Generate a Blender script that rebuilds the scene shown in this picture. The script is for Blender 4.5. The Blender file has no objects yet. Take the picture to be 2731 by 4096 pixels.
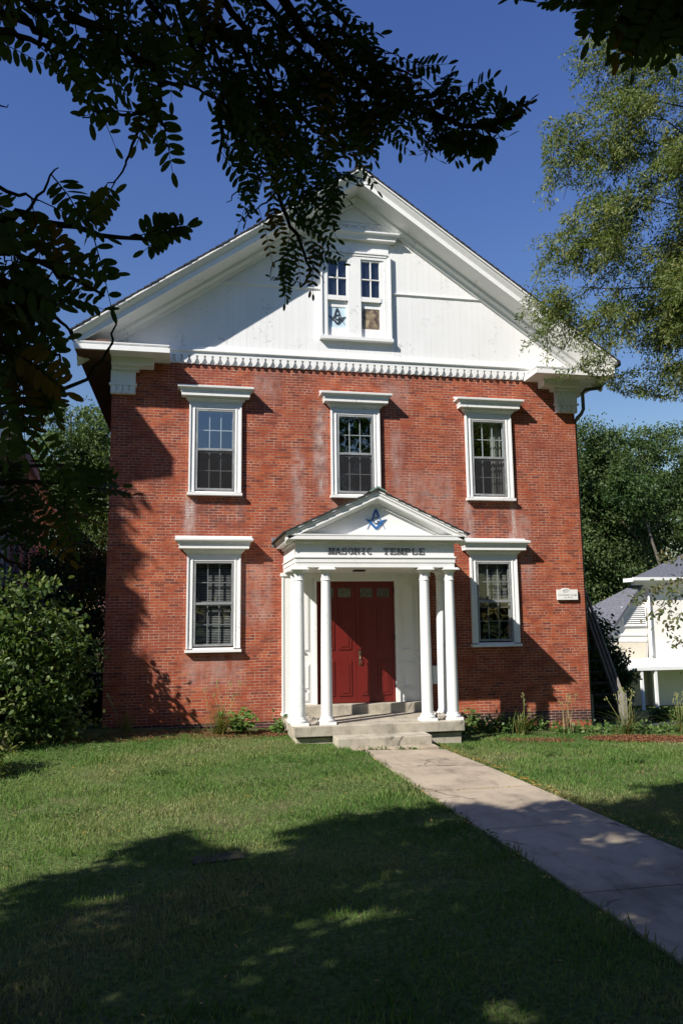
import bpy, math, random
import numpy as np
from mathutils import Vector, Matrix
random.seed(7)
rng = np.random.default_rng(7)
SC = bpy.context.scene
COL = SC.collection
# ------------------------------------------------------------------ camera
CAM = np.array([-3.5483, -16.132, 2.418])
CR = np.array([0.98146, -0.19130, -0.01190])
CU = np.array([-0.01490, -0.13790, 0.99033])
CF = np.array([0.19110, 0.97180, 0.13810])
CF = CF / np.linalg.norm(CF)
CR = CR - CF * (CR @ CF); CR = CR / np.linalg.norm(CR)
CU = np.cross(CR, CF)
FPX = 3050.0 / 2731 * 1568          # focal length in units of a 1568 x 2352 frame
cd = bpy.data.cameras.new("camera"); cam = bpy.data.objects.new("camera", cd); COL.objects.link(cam)
cd.sensor_fit = 'VERTICAL'; cd.sensor_height = 24.0; cd.lens = 24.0 * 3050 / 4096
cd.clip_start = 0.05; cd.clip_end = 2000
M = Matrix((CR, CU, -CF)).transposed().to_4x4(); M.translation = Vector(CAM)
cam.matrix_world = M
SC.camera = cam

def ray(px, py):
    return CF + CR * ((px - 784) / FPX) - CU * ((py - 1176) / FPX)
def at(px, py, Y):
    r = ray(px, py); return CAM + r * ((Y - CAM[1]) / r[1])
def deep(px, py, d):
    r = ray(px, py); return CAM + r / np.linalg.norm(r) * d
def project(P):
    d = np.asarray(P) - CAM; z = d @ CF
    zz = np.where(np.abs(z) < 1e-6, 1e-6, z)
    return 784 + FPX * (d @ CR) / zz, 1176 - FPX * (d @ CU) / zz, z
# ------------------------------------------------------------------ light
SX, SZ = 1.48, 1.42
SUN = np.array([SX, 1.0, -SZ])
EXPOSURE = 0.6
w = bpy.data.worlds.new("World"); SC.world = w; w.use_nodes = True
nt = w.node_tree; bg = nt.nodes['Background']
sky = nt.nodes.new('ShaderNodeTexSky'); sky.sky_type = 'NISHITA'; sky.sun_disc = False
sky.sun_elevation = math.radians(38.5); sky.sun_rotation = math.atan2(-SX, -1.0) % (2 * math.pi)
sky.air_density = 2.0; sky.dust_density = 0.0; sky.ozone_density = 8.0; sky.altitude = 0
hs = nt.nodes.new('ShaderNodeHueSaturation'); hs.inputs['Saturation'].default_value = 1.15; hs.inputs['Hue'].default_value = 0.527
nt.links.new(sky.outputs[0], hs.inputs['Color']); nt.links.new(hs.outputs[0], bg.inputs[0]); bg.inputs[1].default_value = 0.074
sd = bpy.data.lights.new("sun", 'SUN'); sun = bpy.data.objects.new("sun", sd); COL.objects.link(sun)
sd.energy = 5.0; sd.angle = math.radians(0.5); sd.color = (1.0, 0.945, 0.86)
sun.rotation_euler = Vector(SUN).to_track_quat('-Z', 'Y').to_euler(); sun.location = (-20, -20, 30)
SC.view_settings.view_transform = 'Standard'; SC.view_settings.look = 'None'
SC.view_settings.exposure = EXPOSURE; SC.view_settings.gamma = 1.0
SC.view_settings.use_curve_mapping = False
SC.cycles.max_bounces = 8; SC.cycles.transparent_max_bounces = 12
SC.cycles.caustics_reflective = False; SC.cycles.caustics_refractive = False
SC.cycles.use_denoising = True

# ------------------------------------------------------------------ materials
class Mat:
    def __init__(s, name, color=(.5, .5, .5), rough=.7, spec=.3, metal=0.0):
        s.m = bpy.data.materials.new(name); s.m.use_nodes = True
        s.t = s.m.node_tree; s.b = s.t.nodes['Principled BSDF']; s.out = s.t.nodes['Material Output']
        s.set('Base Color', (*color, 1)); s.set('Roughness', rough); s.set('Specular IOR Level', spec); s.set('Metallic', metal)
    def set(s, k, v): s.b.inputs[k].default_value = v
    def n(s, t, **kw):
        x = s.t.nodes.new(t)
        for k, v in kw.items(): setattr(x, k, v)
        return x
    def l(s, a, b): s.t.links.new(a, b)
    def coord(s):
        c = getattr(s, '_c', None)
        if c is None: s._c = c = s.n('ShaderNodeTexCoord').outputs['Object']
        return c
    def noise(s, scale, detail=4, rough=.55, vec=None, stretch=None):
        x = s.n('ShaderNodeTexNoise'); x.inputs['Scale'].default_value = scale; x.inputs['Detail'].default_value = detail; x.inputs['Roughness'].default_value = rough
        v = vec or s.coord()
        if stretch:
            mp = s.n('ShaderNodeMapping'); mp.inputs['Scale'].default_value = stretch; s.l(v, mp.inputs[0]); v = mp.outputs[0]
        s.l(v, x.inputs['Vector']); return x.outputs['Fac']
    def ramp(s, fac, stops, interp='LINEAR'):
        r = s.n('ShaderNodeValToRGB'); e = r.color_ramp.elements; r.color_ramp.interpolation = interp
        while len(e) < len(stops): e.new(.5)
        for el, (p, c) in zip(e, stops):
            el.position = p; el.color = (*c, 1) if len(c) == 3 else c
        s.l(fac, r.inputs[0]); return r.outputs[0]
    def mix(s, fac, a, b, mode='MIX'):
        x = s.n('ShaderNodeMix'); x.data_type = 'RGBA'; x.blend_type = mode
        for sock, v in ((x.inputs[0], fac), (x.inputs[6], a), (x.inputs[7], b)):
            if isinstance(v, (int, float)): sock.default_value = v
            elif isinstance(v, tuple): sock.default_value = (*v, 1) if len(v) == 3 else v
            else: s.l(v, sock)
        return x.outputs[2]
    def math(s, op, a, b=None, clamp=False):
        x = s.n('ShaderNodeMath', operation=op); x.use_clamp = clamp
        for i, v in enumerate((a, b)):
            if v is None: continue
            if isinstance(v, (int, float)): x.inputs[i].default_value = v
            else: s.l(v, x.inputs[i])
        return x.outputs[0]
    def band(s, v, lo, hi, soft=.05):
        m = s.n('ShaderNodeMapRange'); m.interpolation_type = 'SMOOTHSTEP'
        m.inputs[1].default_value = lo - soft; m.inputs[2].default_value = lo + soft; s.l(v, m.inputs[0])
        m2 = s.n('ShaderNodeMapRange'); m2.interpolation_type = 'SMOOTHSTEP'
        m2.inputs[1].default_value = hi - soft; m2.inputs[2].default_value = hi + soft; m2.inputs[3].default_value = 1; m2.inputs[4].default_value = 0; s.l(v, m2.inputs[0])
        return s.math('MULTIPLY', m.outputs[0], m2.outputs[0])
    def bump(s, h, strength=.3, dist=.01):
        b = s.n('ShaderNodeBump'); b.inputs['Strength'].default_value = strength; b.inputs['Distance'].default_value = dist
        s.l(h, b.inputs['Height']); s.l(b.outputs[0], s.b.inputs['Normal'])
    def col(s, sock): s.l(sock, s.b.inputs['Base Color']); return s

def paint(name, c, rough=.5, dirt=.12, scale=3):
    m = Mat(name, c, rough, .35)
    f = m.noise(scale, 5, .6); f2 = m.noise(scale * 3.2, 3, .5, stretch=(1, 1, .12))
    k = m.math('MULTIPLY', f, f2)
    m.col(m.mix(m.math('MULTIPLY', k, dirt * 2.2, True), c, tuple(x * .62 for x in c)))
    if dirt > .09:                      # small worn spots where the paint has come off
        k2 = m.ramp(m.math('MULTIPLY', m.noise(17, 5, .7), m.noise(1.7, 3)), [(.345, (0, 0, 0)), (.385, (1, 1, 1))])
        cur = m.b.inputs['Base Color'].links[0].from_socket; m.col(m.mix(m.math('MULTIPLY', k2, .55), cur, tuple(x * .55 for x in c)))
    m.bump(m.math('ADD', m.noise(40, 3), m.math('MULTIPLY', m.noise(1.5, 2), 3.0)), .10, .006)
    return m.m
def plain(name, c, rough=.6, spec=.3, metal=0, var=.25, scale=6):
    m = Mat(name, c, rough, spec, metal)
    f = m.noise(scale, 4)
    m.col(m.ramp(f, [(.3, tuple(x * (1 - var) for x in c)), (.7, tuple(min(1, x * (1 + var)) for x in c))]))
    return m.m

def brick_mat(name, side):
    m = Mat(name, (.3, .1, .06), .85, .2)
    s = m.n('ShaderNodeSeparateXYZ'); m.l(m.coord(), s.inputs[0])
    X, Z = s.outputs[1 if side else 0], s.outputs[2]
    wob = m.noise(2.2, 3); zz = m.math('ADD', Z, m.math('MULTIPLY', m.math('SUBTRACT', wob, .5), .022))
    wob2 = m.noise(9, 2); xx = m.math('ADD', X, m.math('MULTIPLY', m.math('SUBTRACT', wob2, .5), .03))
    c = m.n('ShaderNodeCombineXYZ'); m.l(xx, c.inputs[0]); m.l(zz, c.inputs[1])
    b = m.n('ShaderNodeTexBrick'); b.offset = .5; b.squash = .5; b.squash_frequency = 7
    m.l(c.outputs[0], b.inputs['Vector'])
    b.inputs['Scale'].default_value = 1.0; b.inputs['Brick Width'].default_value = .195; b.inputs['Row Height'].default_value = .0585
    b.inputs['Mortar Size'].default_value = .0052; b.inputs['Mortar Smooth'].default_value = .25; b.inputs['Bias'].default_value = 0
    b.inputs['Color1'].default_value = (0, 0, 0, 1); b.inputs['Color2'].default_value = (1, 1, 1, 1); b.inputs['Mortar'].default_value = (.5, .5, .5, 1)
    base = m.ramp(b.outputs['Color'], [(0, (.15, .044, .030)), (.14, (.235, .060, .031)), (.4, (.325, .068, .029)), (.7, (.385, .088, .034)), (.9, (.42, .112, .043)), (1, (.30, .090, .052))])
    big = m.noise(.75, 5, .6)
    base = m.mix(m.ramp(big, [(.34, (.8, .8, .8)), (.62, (0, 0, 0))]), base, (.20, .050, .036))
    sp = m.noise(55, 3, .6)
    base = m.mix(m.ramp(sp, [(.60, (0, 0, 0)), (.72, (.5, .5, .5))]), base, (.12, .035, .028))
    if not side:
        # efflorescence streaks below the sill ends and beside the middle window, sooty wear under the sills
        st = m.noise(7, 4, .65, stretch=(1, 1, .35))
        st2 = m.ramp(st, [(.34, (0, 0, 0)), (.62, (1, 1, 1))])
        def patch(x0, x1, z0, z1, sx=.1, sz=.25):
            return m.math('MULTIPLY', m.band(X, x0, x1, sx), m.band(Z, z0, z1, sz))
        tot = None
        for (x0, x1, z0, z1, a) in [(-3.72, -3.5, 4.25, 4.95, .75), (-2.62, -2.5, 4.6, 4.95, .5), (2.45, 2.62, 3.95, 4.95, .7), (3.5, 3.68, 3.95, 4.95, .75),
                                   (-.95, -.72, 5.1, 7.0, .6), (.78, 1.0, 4.8, 6.6, .3), (-1.45, -1.2, 4.4, 6.0, .35), (1.0, 2.2, 4.2, 5.6, .22), (-2.6, -1.9, 2.3, 3.6, .2),
                                   (-3.7, -2.5, 1.1, 1.7, .25), (-2.3, -1.7, 7.2, 7.7, .25), (.6, 1.2, 7.1, 7.7, .25), (3.7, 4.0, 3.2, 4.7, .25), (-.6, .6, 4.75, 5.0, .4)]:
            p = m.math('MULTIPLY', patch(x0, x1, z0, z1), min(1, a * 1.35)); tot = p if tot is None else m.math('MAXIMUM', tot, p)
        base = m.mix(m.math('MULTIPLY', tot, st2, True), base, (.50, .44, .42))
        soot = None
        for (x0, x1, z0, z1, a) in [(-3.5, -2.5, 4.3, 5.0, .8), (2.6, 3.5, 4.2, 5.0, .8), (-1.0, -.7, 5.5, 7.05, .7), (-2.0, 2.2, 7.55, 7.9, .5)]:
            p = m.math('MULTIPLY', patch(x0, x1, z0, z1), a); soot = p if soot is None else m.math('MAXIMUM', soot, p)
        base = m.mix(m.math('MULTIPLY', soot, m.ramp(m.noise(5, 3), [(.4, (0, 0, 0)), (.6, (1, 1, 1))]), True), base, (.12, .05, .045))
        # courses of tarred brick near the ground
        tar = m.math('MULTIPLY', m.band(Z, .10, .335, .012), m.ramp(b.outputs['Color'], [(.05, (.8, .8, .8)), (.9, (1, 1, 1))]))
        base = m.mix(tar, base, (.035, .03, .033))
        for (x0, x1, z0, z1) in [(-1.44, -1.28, 5.76, 5.82), (-3.98, -3.86, 4.12, 4.17)]:
            base = m.mix(patch(x0, x1, z0, z1, .006, .006), base, (.30, .06, .03))
    mort = m.ramp(m.noise(3.1, 4), [(.36, (.24, .095, .062)), (.68, (.56, .38, .29))])
    m.col(m.mix(b.outputs['Fac'], base, mort))
    hgt = m.math('SUBTRACT', m.math('MULTIPLY', sp, .35), b.outputs['Fac'])
    m.bump(hgt, .55, .008)
    return m.m

def concrete(name, c, scale=2.5):
    m = Mat(name, c, .9, .15)
    f = m.noise(scale, 6, .65); g = m.noise(90, 2)
    col = m.ramp(f, [(.28, tuple(x * .55 for x in c)), (.5, c), (.75, tuple(min(1, x * 1.22) for x in c))])
    s = m.n('ShaderNodeSeparateXYZ'); m.l(m.coord(), s.inputs[0])
    st = m.noise(4.5, 5, .7, stretch=(1, .3, .6))
    col = m.mix(m.math('MULTIPLY', m.ramp(st, [(.52, (0, 0, 0)), (.68, (1, 1, 1))]), .55), col, tuple(x * .38 for x in c))
    col = m.mix(m.ramp(g, [(.55, (0, 0, 0)), (.75, (.45, .45, .45))]), col, tuple(x * .45 for x in c))
    v = m.n('ShaderNodeTexVoronoi'); v.feature = 'DISTANCE_TO_EDGE'; v.inputs['Scale'].default_value = .55
    wv = m.n('ShaderNodeVectorMath', operation='ADD'); nz_ = m.n('ShaderNodeTexNoise'); nz_.inputs['Scale'].default_value = 3.0; m.l(m.coord(), nz_.inputs['Vector']); sc_ = m.n('ShaderNodeVectorMath', operation='SCALE'); sc_.inputs[3].default_value = .35
    m.l(nz_.outputs['Color'], sc_.inputs[0]); m.l(m.coord(), wv.inputs[0]); m.l(sc_.outputs[0], wv.inputs[1]); m.l(wv.outputs[0], v.inputs['Vector'])
    crack = m.math('MULTIPLY', m.ramp(v.outputs['Distance'], [(0, (1, 1, 1)), (.006, (1, 1, 1)), (.011, (0, 0, 0))]), m.ramp(m.noise(.8, 2), [(.50, (0, 0, 0)), (.56, (1, 1, 1))]))
    col = m.mix(m.math('MULTIPLY', crack, .75), col, tuple(x * .22 for x in c))
    m.col(col); m.bump(m.math('SUBTRACT', g, crack), .35, .006); return m.m

def leaf_mat(name, stops, trans=.3, rough=.5, tcol=None):
    m = Mat(name, stops[0], rough, .25)
    a = m.n('ShaderNodeAttribute', attribute_name='tint')
    c = m.ramp(a.outputs['Fac'], [(i / (len(stops) - 1), s) for i, s in enumerate(stops)])
    m.col(c)
    t = m.n('ShaderNodeBsdfTranslucent'); m.l(m.mix(1.0, c, tcol or (1.35, 1.5, .6), 'MULTIPLY'), t.inputs[0])
    mx = m.n('ShaderNodeMixShader'); mx.inputs[0].default_value = trans
    m.l(m.b.outputs[0], mx.inputs[1]); m.l(t.outputs[0], mx.inputs[2]); m.l(mx.outputs[0], m.out.inputs[0])
    return m.m

def glass_mat(name, refl=.22, tint=(.75, .8, .82), wob=1.0):
    m = Mat(name, (.02, .02, .02), .02, .5)
    g = m.n('ShaderNodeBsdfGlossy'); g.inputs['Roughness'].default_value = .015; g.inputs['Color'].default_value = (.95, .97, 1, 1)
    t = m.n('ShaderNodeBsdfTransparent'); t.inputs[0].default_value = (*tint, 1)
    b = m.n('ShaderNodeBump'); b.inputs['Strength'].default_value = .12 * wob; b.inputs['Distance'].default_value = .012
    m.l(m.noise(2.6, 1), b.inputs['Height']); m.l(b.outputs[0], g.inputs['Normal'])
    mx = m.n('ShaderNodeMixShader'); mx.inputs[0].default_value = refl
    m.l(t.outputs[0], mx.inputs[1]); m.l(g.outputs[0], mx.inputs[2]); m.l(mx.outputs[0], m.out.inputs[0])
    return m.m

def shingle_mat(name, c):
    m = Mat(name, c, .9, .15)
    f = m.noise(9, 3, .6, stretch=(1, 1, 3)); g = m.noise(70, 2)
    m.col(m.mix(m.ramp(g, [(.4, (0, 0, 0)), (.7, (.6, .6, .6))]), m.ramp(f, [(.35, tuple(x * .7 for x in c)), (.65, tuple(x * 1.35 for x in c))]), tuple(x * .5 for x in c)))
    m.bump(g, .4, .01); return m.m

WHITE = paint('white_paint', (.80, .80, .785), .5, .20)
WHITE_SIDING = paint('white_board_paint', (.79, .79, .785), .6, .22, 1.6)
WHITE_TRIM = paint('white_trim_paint', (.80, .80, .785), .5, .22, 6)
STORM = plain('grey_storm_frame_paint', (.25, .26, .265), .45, .4)
BRICK = brick_mat('red_brick_front', False); BRICK_S = brick_mat('red_brick_side', True)
CONC = concrete('weathered_concrete', (.40, .36, .29)); WALK = concrete('pale_walk_concrete', (.39, .325, .245), 1.2)
GLASS = glass_mat('storm_glass', .24); GLASS_G = glass_mat('ground_floor_glass', .09, (.50, .52, .53)); GLASS_LOW = glass_mat('dusty_screened_glass', .05, (.55, .56, .57)); GLASS_D = glass_mat('door_light_glass', .25)
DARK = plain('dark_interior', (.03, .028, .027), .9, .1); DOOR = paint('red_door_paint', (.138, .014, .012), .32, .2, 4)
METAL = plain('dark_brass', (.30, .25, .17), .35, .5, .9); BLACK = plain('black_iron', (.02, .02, .022), .5)
_g = GLASS_LOW.node_tree; _o = _g.nodes['Material Output']; _d = _g.nodes.new('ShaderNodeBsdfDiffuse'); _d.inputs[0].default_value = (.050, .050, .054, 1)
_x = _g.nodes.new('ShaderNodeMixShader'); _x.inputs[0].default_value = .42; _g.links.new(_o.inputs[0].links[0].from_socket, _x.inputs[1]); _g.links.new(_d.outputs[0], _x.inputs[2]); _g.links.new(_x.outputs[0], _o.inputs[0])   # insect screen
SHINGLE = shingle_mat('dark_shingles', (.050, .045, .045)); SHINGLE_G = shingle_mat('grey_shingles', (.13, .135, .16))
COPPER = plain('verdigris_copper', (.16, .25, .20), .6, .4); LEAD = plain('lead_flashing', (.26, .27, .29), .5, .4, .2)
SOFFIT = plain('shaded_soffit_brown', (.13, .075, .055), .8, .2); LETTER = plain('dark_bronze_letter', (.085, .08, .075), .45, .4)
BLUE = plain('emblem_blue', (.030, .125, .34), .4, .4, 0, .08); BLIND = plain('white_blind', (.50, .50, .48), .6)
CURTAIN = plain('pale_curtain', (.42, .40, .33), .9, .1); BARK = plain('grey_brown_bark', (.11, .085, .065), .95, .1, 0, .45, 14)
BARK_D = plain('dark_bark', (.035, .028, .022), .95, .1, 0, .3, 20); STONE = plain('grey_stone', (.30, .27, .23), .9, .2, 0, .4, 16)
WOODG = plain('weathered_grey_wood', (.22, .205, .19), .85, .2, 0, .3, 8); ASPHALT = plain('asphalt', (.055, .055, .06), .95, .2, 0, .3, 30)
CREAM = paint('cream_siding', (.80, .775, .71), .6, .10); CREAM2 = paint('cream_panel', (.66, .60, .48), .6, .12)
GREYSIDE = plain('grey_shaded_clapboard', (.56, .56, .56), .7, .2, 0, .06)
SIGNW = paint('sign_white', (.78, .77, .74), .5, .1, 8); SIGNT = plain('sign_faded_grey', (.30, .30, .31), .7)

# ------------------------------------------------------------------ mesh helpers
class MB:
    def __init__(s): s.v = []; s.f = []; s.sm = []
    def add(s, vs, fs, smooth=False):
        o = len(s.v); s.v += [tuple(map(float, p)) for p in vs]; s.f += [tuple(o + i for i in f) for f in fs]; s.sm += [smooth] * len(fs); return s
    def box(s, x0, x1, y0, y1, z0, z1):
        return s.add([(x, y, z) for z in (z0, z1) for y in (y0, y1) for x in (x0, x1)], [(0, 2, 3, 1), (4, 5, 7, 6), (0, 1, 5, 4), (2, 6, 7, 3), (0, 4, 6, 2), (1, 3, 7, 5)])
    def prism(s, poly, y0, y1):          # poly in x,z (counter-clockwise from the front); front at y0
        n = len(poly)
        vs = [(x, y0, z) for x, z in poly] + [(x, y1, z) for x, z in poly]
        return s.add(vs, [tuple(range(n)), tuple(range(2 * n - 1, n - 1, -1))] + [(i, n + i, n + (i + 1) % n, (i + 1) % n) for i in range(n)])
    def quad(s, a, b, c, d): return s.add([a, b, c, d], [(0, 1, 2, 3)])
    def moulding(s, x0, x1, yf, prof, yb=0.0):    # U shaped rings: (projection, z) from bottom to top
        n = len(prof); vs = []
        for d, z in prof: vs += [(x0 - d, yb, z), (x0 - d, yf - d, z), (x1 + d, yf - d, z), (x1 + d, yb, z)]
        fs = []
        for i in range(n - 1):
            a, b = 4 * i, 4 * i + 4
            for j in range(3): fs.append((a + j, a + j + 1, b + j + 1, b + j))
            fs.append((a + 3, a, b, b + 3))
        fs.append((3, 2, 1, 0)); fs.append(tuple(4 * (n - 1) + k for k in range(4)))
        return s.add(vs, fs)
    def rake(s, prof, x0, x1, zt, slope):       # prof: closed (y, dz) polygon swept along both pitches
        n = len(prof)
        for sg in (-1, 1):
            vs = [(sg * x, y, zt - slope * x + dz) for x in (x0, x1) for y, dz in prof]
            s.add(vs, [tuple(range(n)), tuple(range(2 * n - 1, n - 1, -1))] + [(i, (i + 1) % n, n + (i + 1) % n, n + i) for i in range(n)])
        return s
    def lathe(s, c, prof, seg=24, flute=None, smooth=True):
        vs = []; n = len(prof)
        for k, (r, z) in enumerate(prof):
            for i in range(seg):
                a = 2 * math.pi * i / seg; rr = r * (flute[1] if flute and flute[0](z) and i % 2 else 1)
                vs.append((c[0] + rr * math.cos(a), c[1] + rr * math.sin(a), c[2] + z))
        fs = [(k * seg + i, k * seg + (i + 1) % seg, (k + 1) * seg + (i + 1) % seg, (k + 1) * seg + i) for k in range(n - 1) for i in range(seg)]
        s.add(vs, fs, smooth); s.add(vs[:seg], [tuple(range(seg - 1, -1, -1))]); s.add(vs[-seg:], [tuple(range(seg))]); return s
    def tube(s, pts, rad, seg=8, smooth=True):
        pts = [np.array(p, float) for p in pts]; n = len(pts)
        rad = rad if hasattr(rad, '__len__') else [rad] * n
        up = np.array([0.3, .2, 1.0]); vs = []
        for i in range(n):
            t = pts[min(i + 1, n - 1)] - pts[max(i - 1, 0)]; t = t / (np.linalg.norm(t) + 1e-9)
            a = np.cross(t, up)
            if np.linalg.norm(a) < 1e-3: a = np.cross(t, np.array([1., 0, 0]))
            a /= np.linalg.norm(a); b = np.cross(t, a)
            for k in range(seg):
                th = 2 * math.pi * k / seg; vs.append(pts[i] + rad[i] * (a * math.cos(th) + b * math.sin(th)))
        fs = [(i * seg + k, i * seg + (k + 1) % seg, (i + 1) * seg + (k + 1) % seg, (i + 1) * seg + k) for i in range(n - 1) for k in range(seg)]
        fs += [tuple(range(seg - 1, -1, -1)), tuple((n - 1) * seg + k for k in range(seg))]
        return s.add(vs, fs, smooth)
    def beam(s, a, b, w, h):
        a = np.array(a, float); b = np.array(b, float); t = b - a; t /= np.linalg.norm(t)
        sd_ = np.cross(t, (0, 0, 1.0)); sd_ = sd_ / (np.linalg.norm(sd_) + 1e-9) if np.linalg.norm(sd_) > 1e-3 else np.array([1., 0, 0])
        u = np.cross(sd_, t)
        vs = [p + sd_ * w / 2 * i + u * h / 2 * j for p in (a, b) for j in (-1, 1) for i in (-1, 1)]
        return s.add(vs, [(0, 2, 3, 1), (4, 5, 7, 6), (0, 1, 5, 4), (2, 6, 7, 3), (0, 4, 6, 2), (1, 3, 7, 5)])
    def build(s, name, mat, parent=None, bevel=0.0, loc=None):
        me = bpy.data.meshes.new(name); me.from_pydata(s.v, [], s.f); me.materials.append(mat)
        me.polygons.foreach_set('use_smooth', s.sm); me.update()
        o = bpy.data.objects.new(name, me); COL.objects.link(o)
        if parent: o.parent = parent
        if loc is not None: o.location = loc
        if bevel: 
            b = o.modifiers.new('bevel', 'BEVEL'); b.width = bevel; b.segments = 2; b.limit_method = 'ANGLE'
        return o

def tag(o, label=None, cat=None, group=None, kind=None):
    if label: o['label'] = label
    if cat: o['category'] = cat
    if group: o['group'] = group
    if kind: o['kind'] = kind
    return o
def empty(name, loc=(0, 0, 0), parent=None):
    o = bpy.data.objects.new(name, None); o.empty_display_size = .2; COL.objects.link(o); o.location = loc
    if parent: o.parent = parent
    return o
def fast_mesh(name, V, nper, mat, tint=None, parent=None, smooth=False, faces=None):
    """V: (n, m, 3) vertices of n separate pieces; faces: index lists within a piece (default one polygon)."""
    V = np.asarray(V, np.float32); n, m, _ = V.shape
    faces = faces or [list(range(m))]
    loops = np.concatenate([np.array(f) for f in faces]); per = len(loops)
    me = bpy.data.meshes.new(name)
    me.vertices.add(n * m); me.vertices.foreach_set('co', V.reshape(-1))
    me.loops.add(n * per); me.loops.foreach_set('vertex_index', (np.arange(n)[:, None] * m + loops[None]).reshape(-1).astype(np.int32))
    sizes = np.array([len(f) for f in faces]); nf = len(faces)
    starts = (np.arange(n)[:, None] * per + np.concatenate([[0], np.cumsum(sizes)[:-1]])[None]).reshape(-1)
    me.polygons.add(n * nf); me.polygons.foreach_set('loop_start', starts.astype(np.int32))
    try: me.polygons.foreach_set('loop_total', np.tile(sizes, n).astype(np.int32))
    except Exception: pass
    if smooth: me.polygons.foreach_set('use_smooth', np.ones(n * nf, bool))
    if tint is not None:
        at_ = me.attributes.new('tint', 'FLOAT', 'FACE'); at_.data.foreach_set('value', np.repeat(np.asarray(tint, np.float32), nf))
    me.materials.append(mat); me.update(calc_edges=True); me.validate()
    o = bpy.data.objects.new(name, me); COL.objects.link(o)
    if parent: o.parent = parent
    return o
def unit(a): return a / (np.linalg.norm(a, axis=-1, keepdims=True) + 1e-9)
LEAF8 = np.array([(0, 0, 0), (.18, .36, .03), (.5, .5, .04), (.82, .34, 0), (1, 0, -.06), (.82, -.34, 0), (.5, -.5, .04), (.18, -.36, .03)])
LEAF10 = np.array([(0, 0, 0), (.10, .26, .02), (.32, .48, .035), (.66, .50, .02), (.90, .30, -.02), (1, 0, -.05), (.90, -.30, -.02), (.66, -.50, .02), (.32, -.48, .035), (.10, -.26, .02)])
LEAF6 = np.array([(0, 0, 0), (.3, .45, .04), (.75, .38, 0), (1, 0, -.08), (.75, -.38, 0), (.3, -.45, .04)])
LEAF4 = np.array([(0, 0, 0), (.5, .5, .05), (1, 0, -.08), (.5, -.5, .05)])
def leaf_verts(C, A, N, L, W, shape):
    A = unit(A); B = unit(np.cross(N, A)); Nn = np.cross(A, B)
    L = np.asarray(L).reshape(-1, 1, 1) * np.ones((len(C), 1, 1)); W = np.asarray(W).reshape(-1, 1, 1) * np.ones((len(C), 1, 1))
    return C[:, None] + A[:, None] * (shape[None, :, 0:1] * L) + B[:, None] * (shape[None, :, 1:2] * W) + Nn[:, None] * (shape[None, :, 2:3] * L)
def sm(x): x = np.clip(x, 0, 1); return x * x * (3 - 2 * x)
def gz(x, y):
    x = np.asarray(x, float); y = np.asarray(y, float)
    z = .12 + .022 * np.maximum(0, -2.8 - np.maximum(y, -26))
    z = z - .038 * np.clip(x, -5, 7) * sm((y + 6) / 4)
    z = z - .105 * np.clip(y - .2, 0, 14) * sm((x - 4.8) / 2)
    return z
def inpoly(px, py, poly):
    px = np.asarray(px); py = np.asarray(py); r = np.zeros(px.shape, bool); n = len(poly); j = n - 1
    for i in range(n):
        xi, yi = poly[i]; xj, yj = poly[j]
        c = ((yi > py) != (yj > py)) & (px < (xj - xi) * (py - yi) / ((yj - yi) if yj != yi else 1e-9) + xi)
        r ^= c; j = i
    return r
#==SETTING==
# ------------------------------------------------------------------ ground
def grid_axis(lo, hi, a, b, step):
    core = list(np.arange(a, b + 1e-6, step)); far = [lo, lo * .5, lo * .25, a - 12, a - 5]; farh = [b + 5, b + 12, hi * .25, hi * .5, hi]
    return np.array(sorted(set(far + core + farh)))
gx = grid_axis(-400, 400, -16, 20, .5); gy = grid_axis(-400, 400, -24, 22, .5)
GX, GY = np.meshgrid(gx, gy); GZ = gz(GX, GY)
nx, ny = len(gx), len(gy)
g = MB(); g.v = [tuple(p) for p in np.stack([GX, GY, GZ], -1).reshape(-1, 3)]
g.f = [(j * nx + i, j * nx + i + 1, (j + 1) * nx + i + 1, (j + 1) * nx + i) for j in range(ny - 1) for i in range(nx - 1)]; g.sm = [True] * len(g.f)
m = Mat('lawn_soil', (.05, .06, .02), .95, .1)
f = m.noise(1.1, 6, .65); f2 = m.noise(24, 4)
c = m.ramp(f, [(.30, (.075, .125, .030)), (.52, (.105, .150, .044)), (.72, (.150, .140, .066))])
m.col(m.mix(m.ramp(f2, [(.4, (0, 0, 0)), (.7, (.8, .8, .8))]), c, (.035, .035, .016))); m.bump(f2, .6, .04)
tag(g.build('lawn', m.m), kind='structure')
# walk to the steps: slabs with open joints
wk = MB(); ys = [-2.86, -4.62, -6.43, -8.4, -10.4, -12.4, -14.4, -16.4, -18.4]
for a, b in zip(ys[:-1], ys[1:]):
    n = 6; x0, x1 = -.60, .865
    for i in range(n):
        ya = a - .008 + (b - a + .016) * i / n; yb = a - .008 + (b - a + .016) * (i + 1) / n
        gl_ = lambda x, y: float(gz(x, y)) + .024
        v = [(x0, yb, gl_(x0, yb)), (x1, yb, gl_(x1, yb)), (x1, ya, gl_(x1, ya)), (x0, ya, gl_(x0, ya))]
        v += [(x, y, z - .09) for x, y, z in v]
        fs = [(0, 1, 2, 3), (0, 3, 7, 4), (1, 5, 6, 2)]
        if i == 0: fs.append((3, 2, 6, 7))
        if i == n - 1: fs.append((0, 4, 5, 1))
        wk.add(v, fs)
wk.box(-.78, .76, -2.845, -2.52, -.08, float(gz(-.6, -2.6)) + .02)
tag(wk.build('walkway', WALK), kind='structure')
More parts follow.
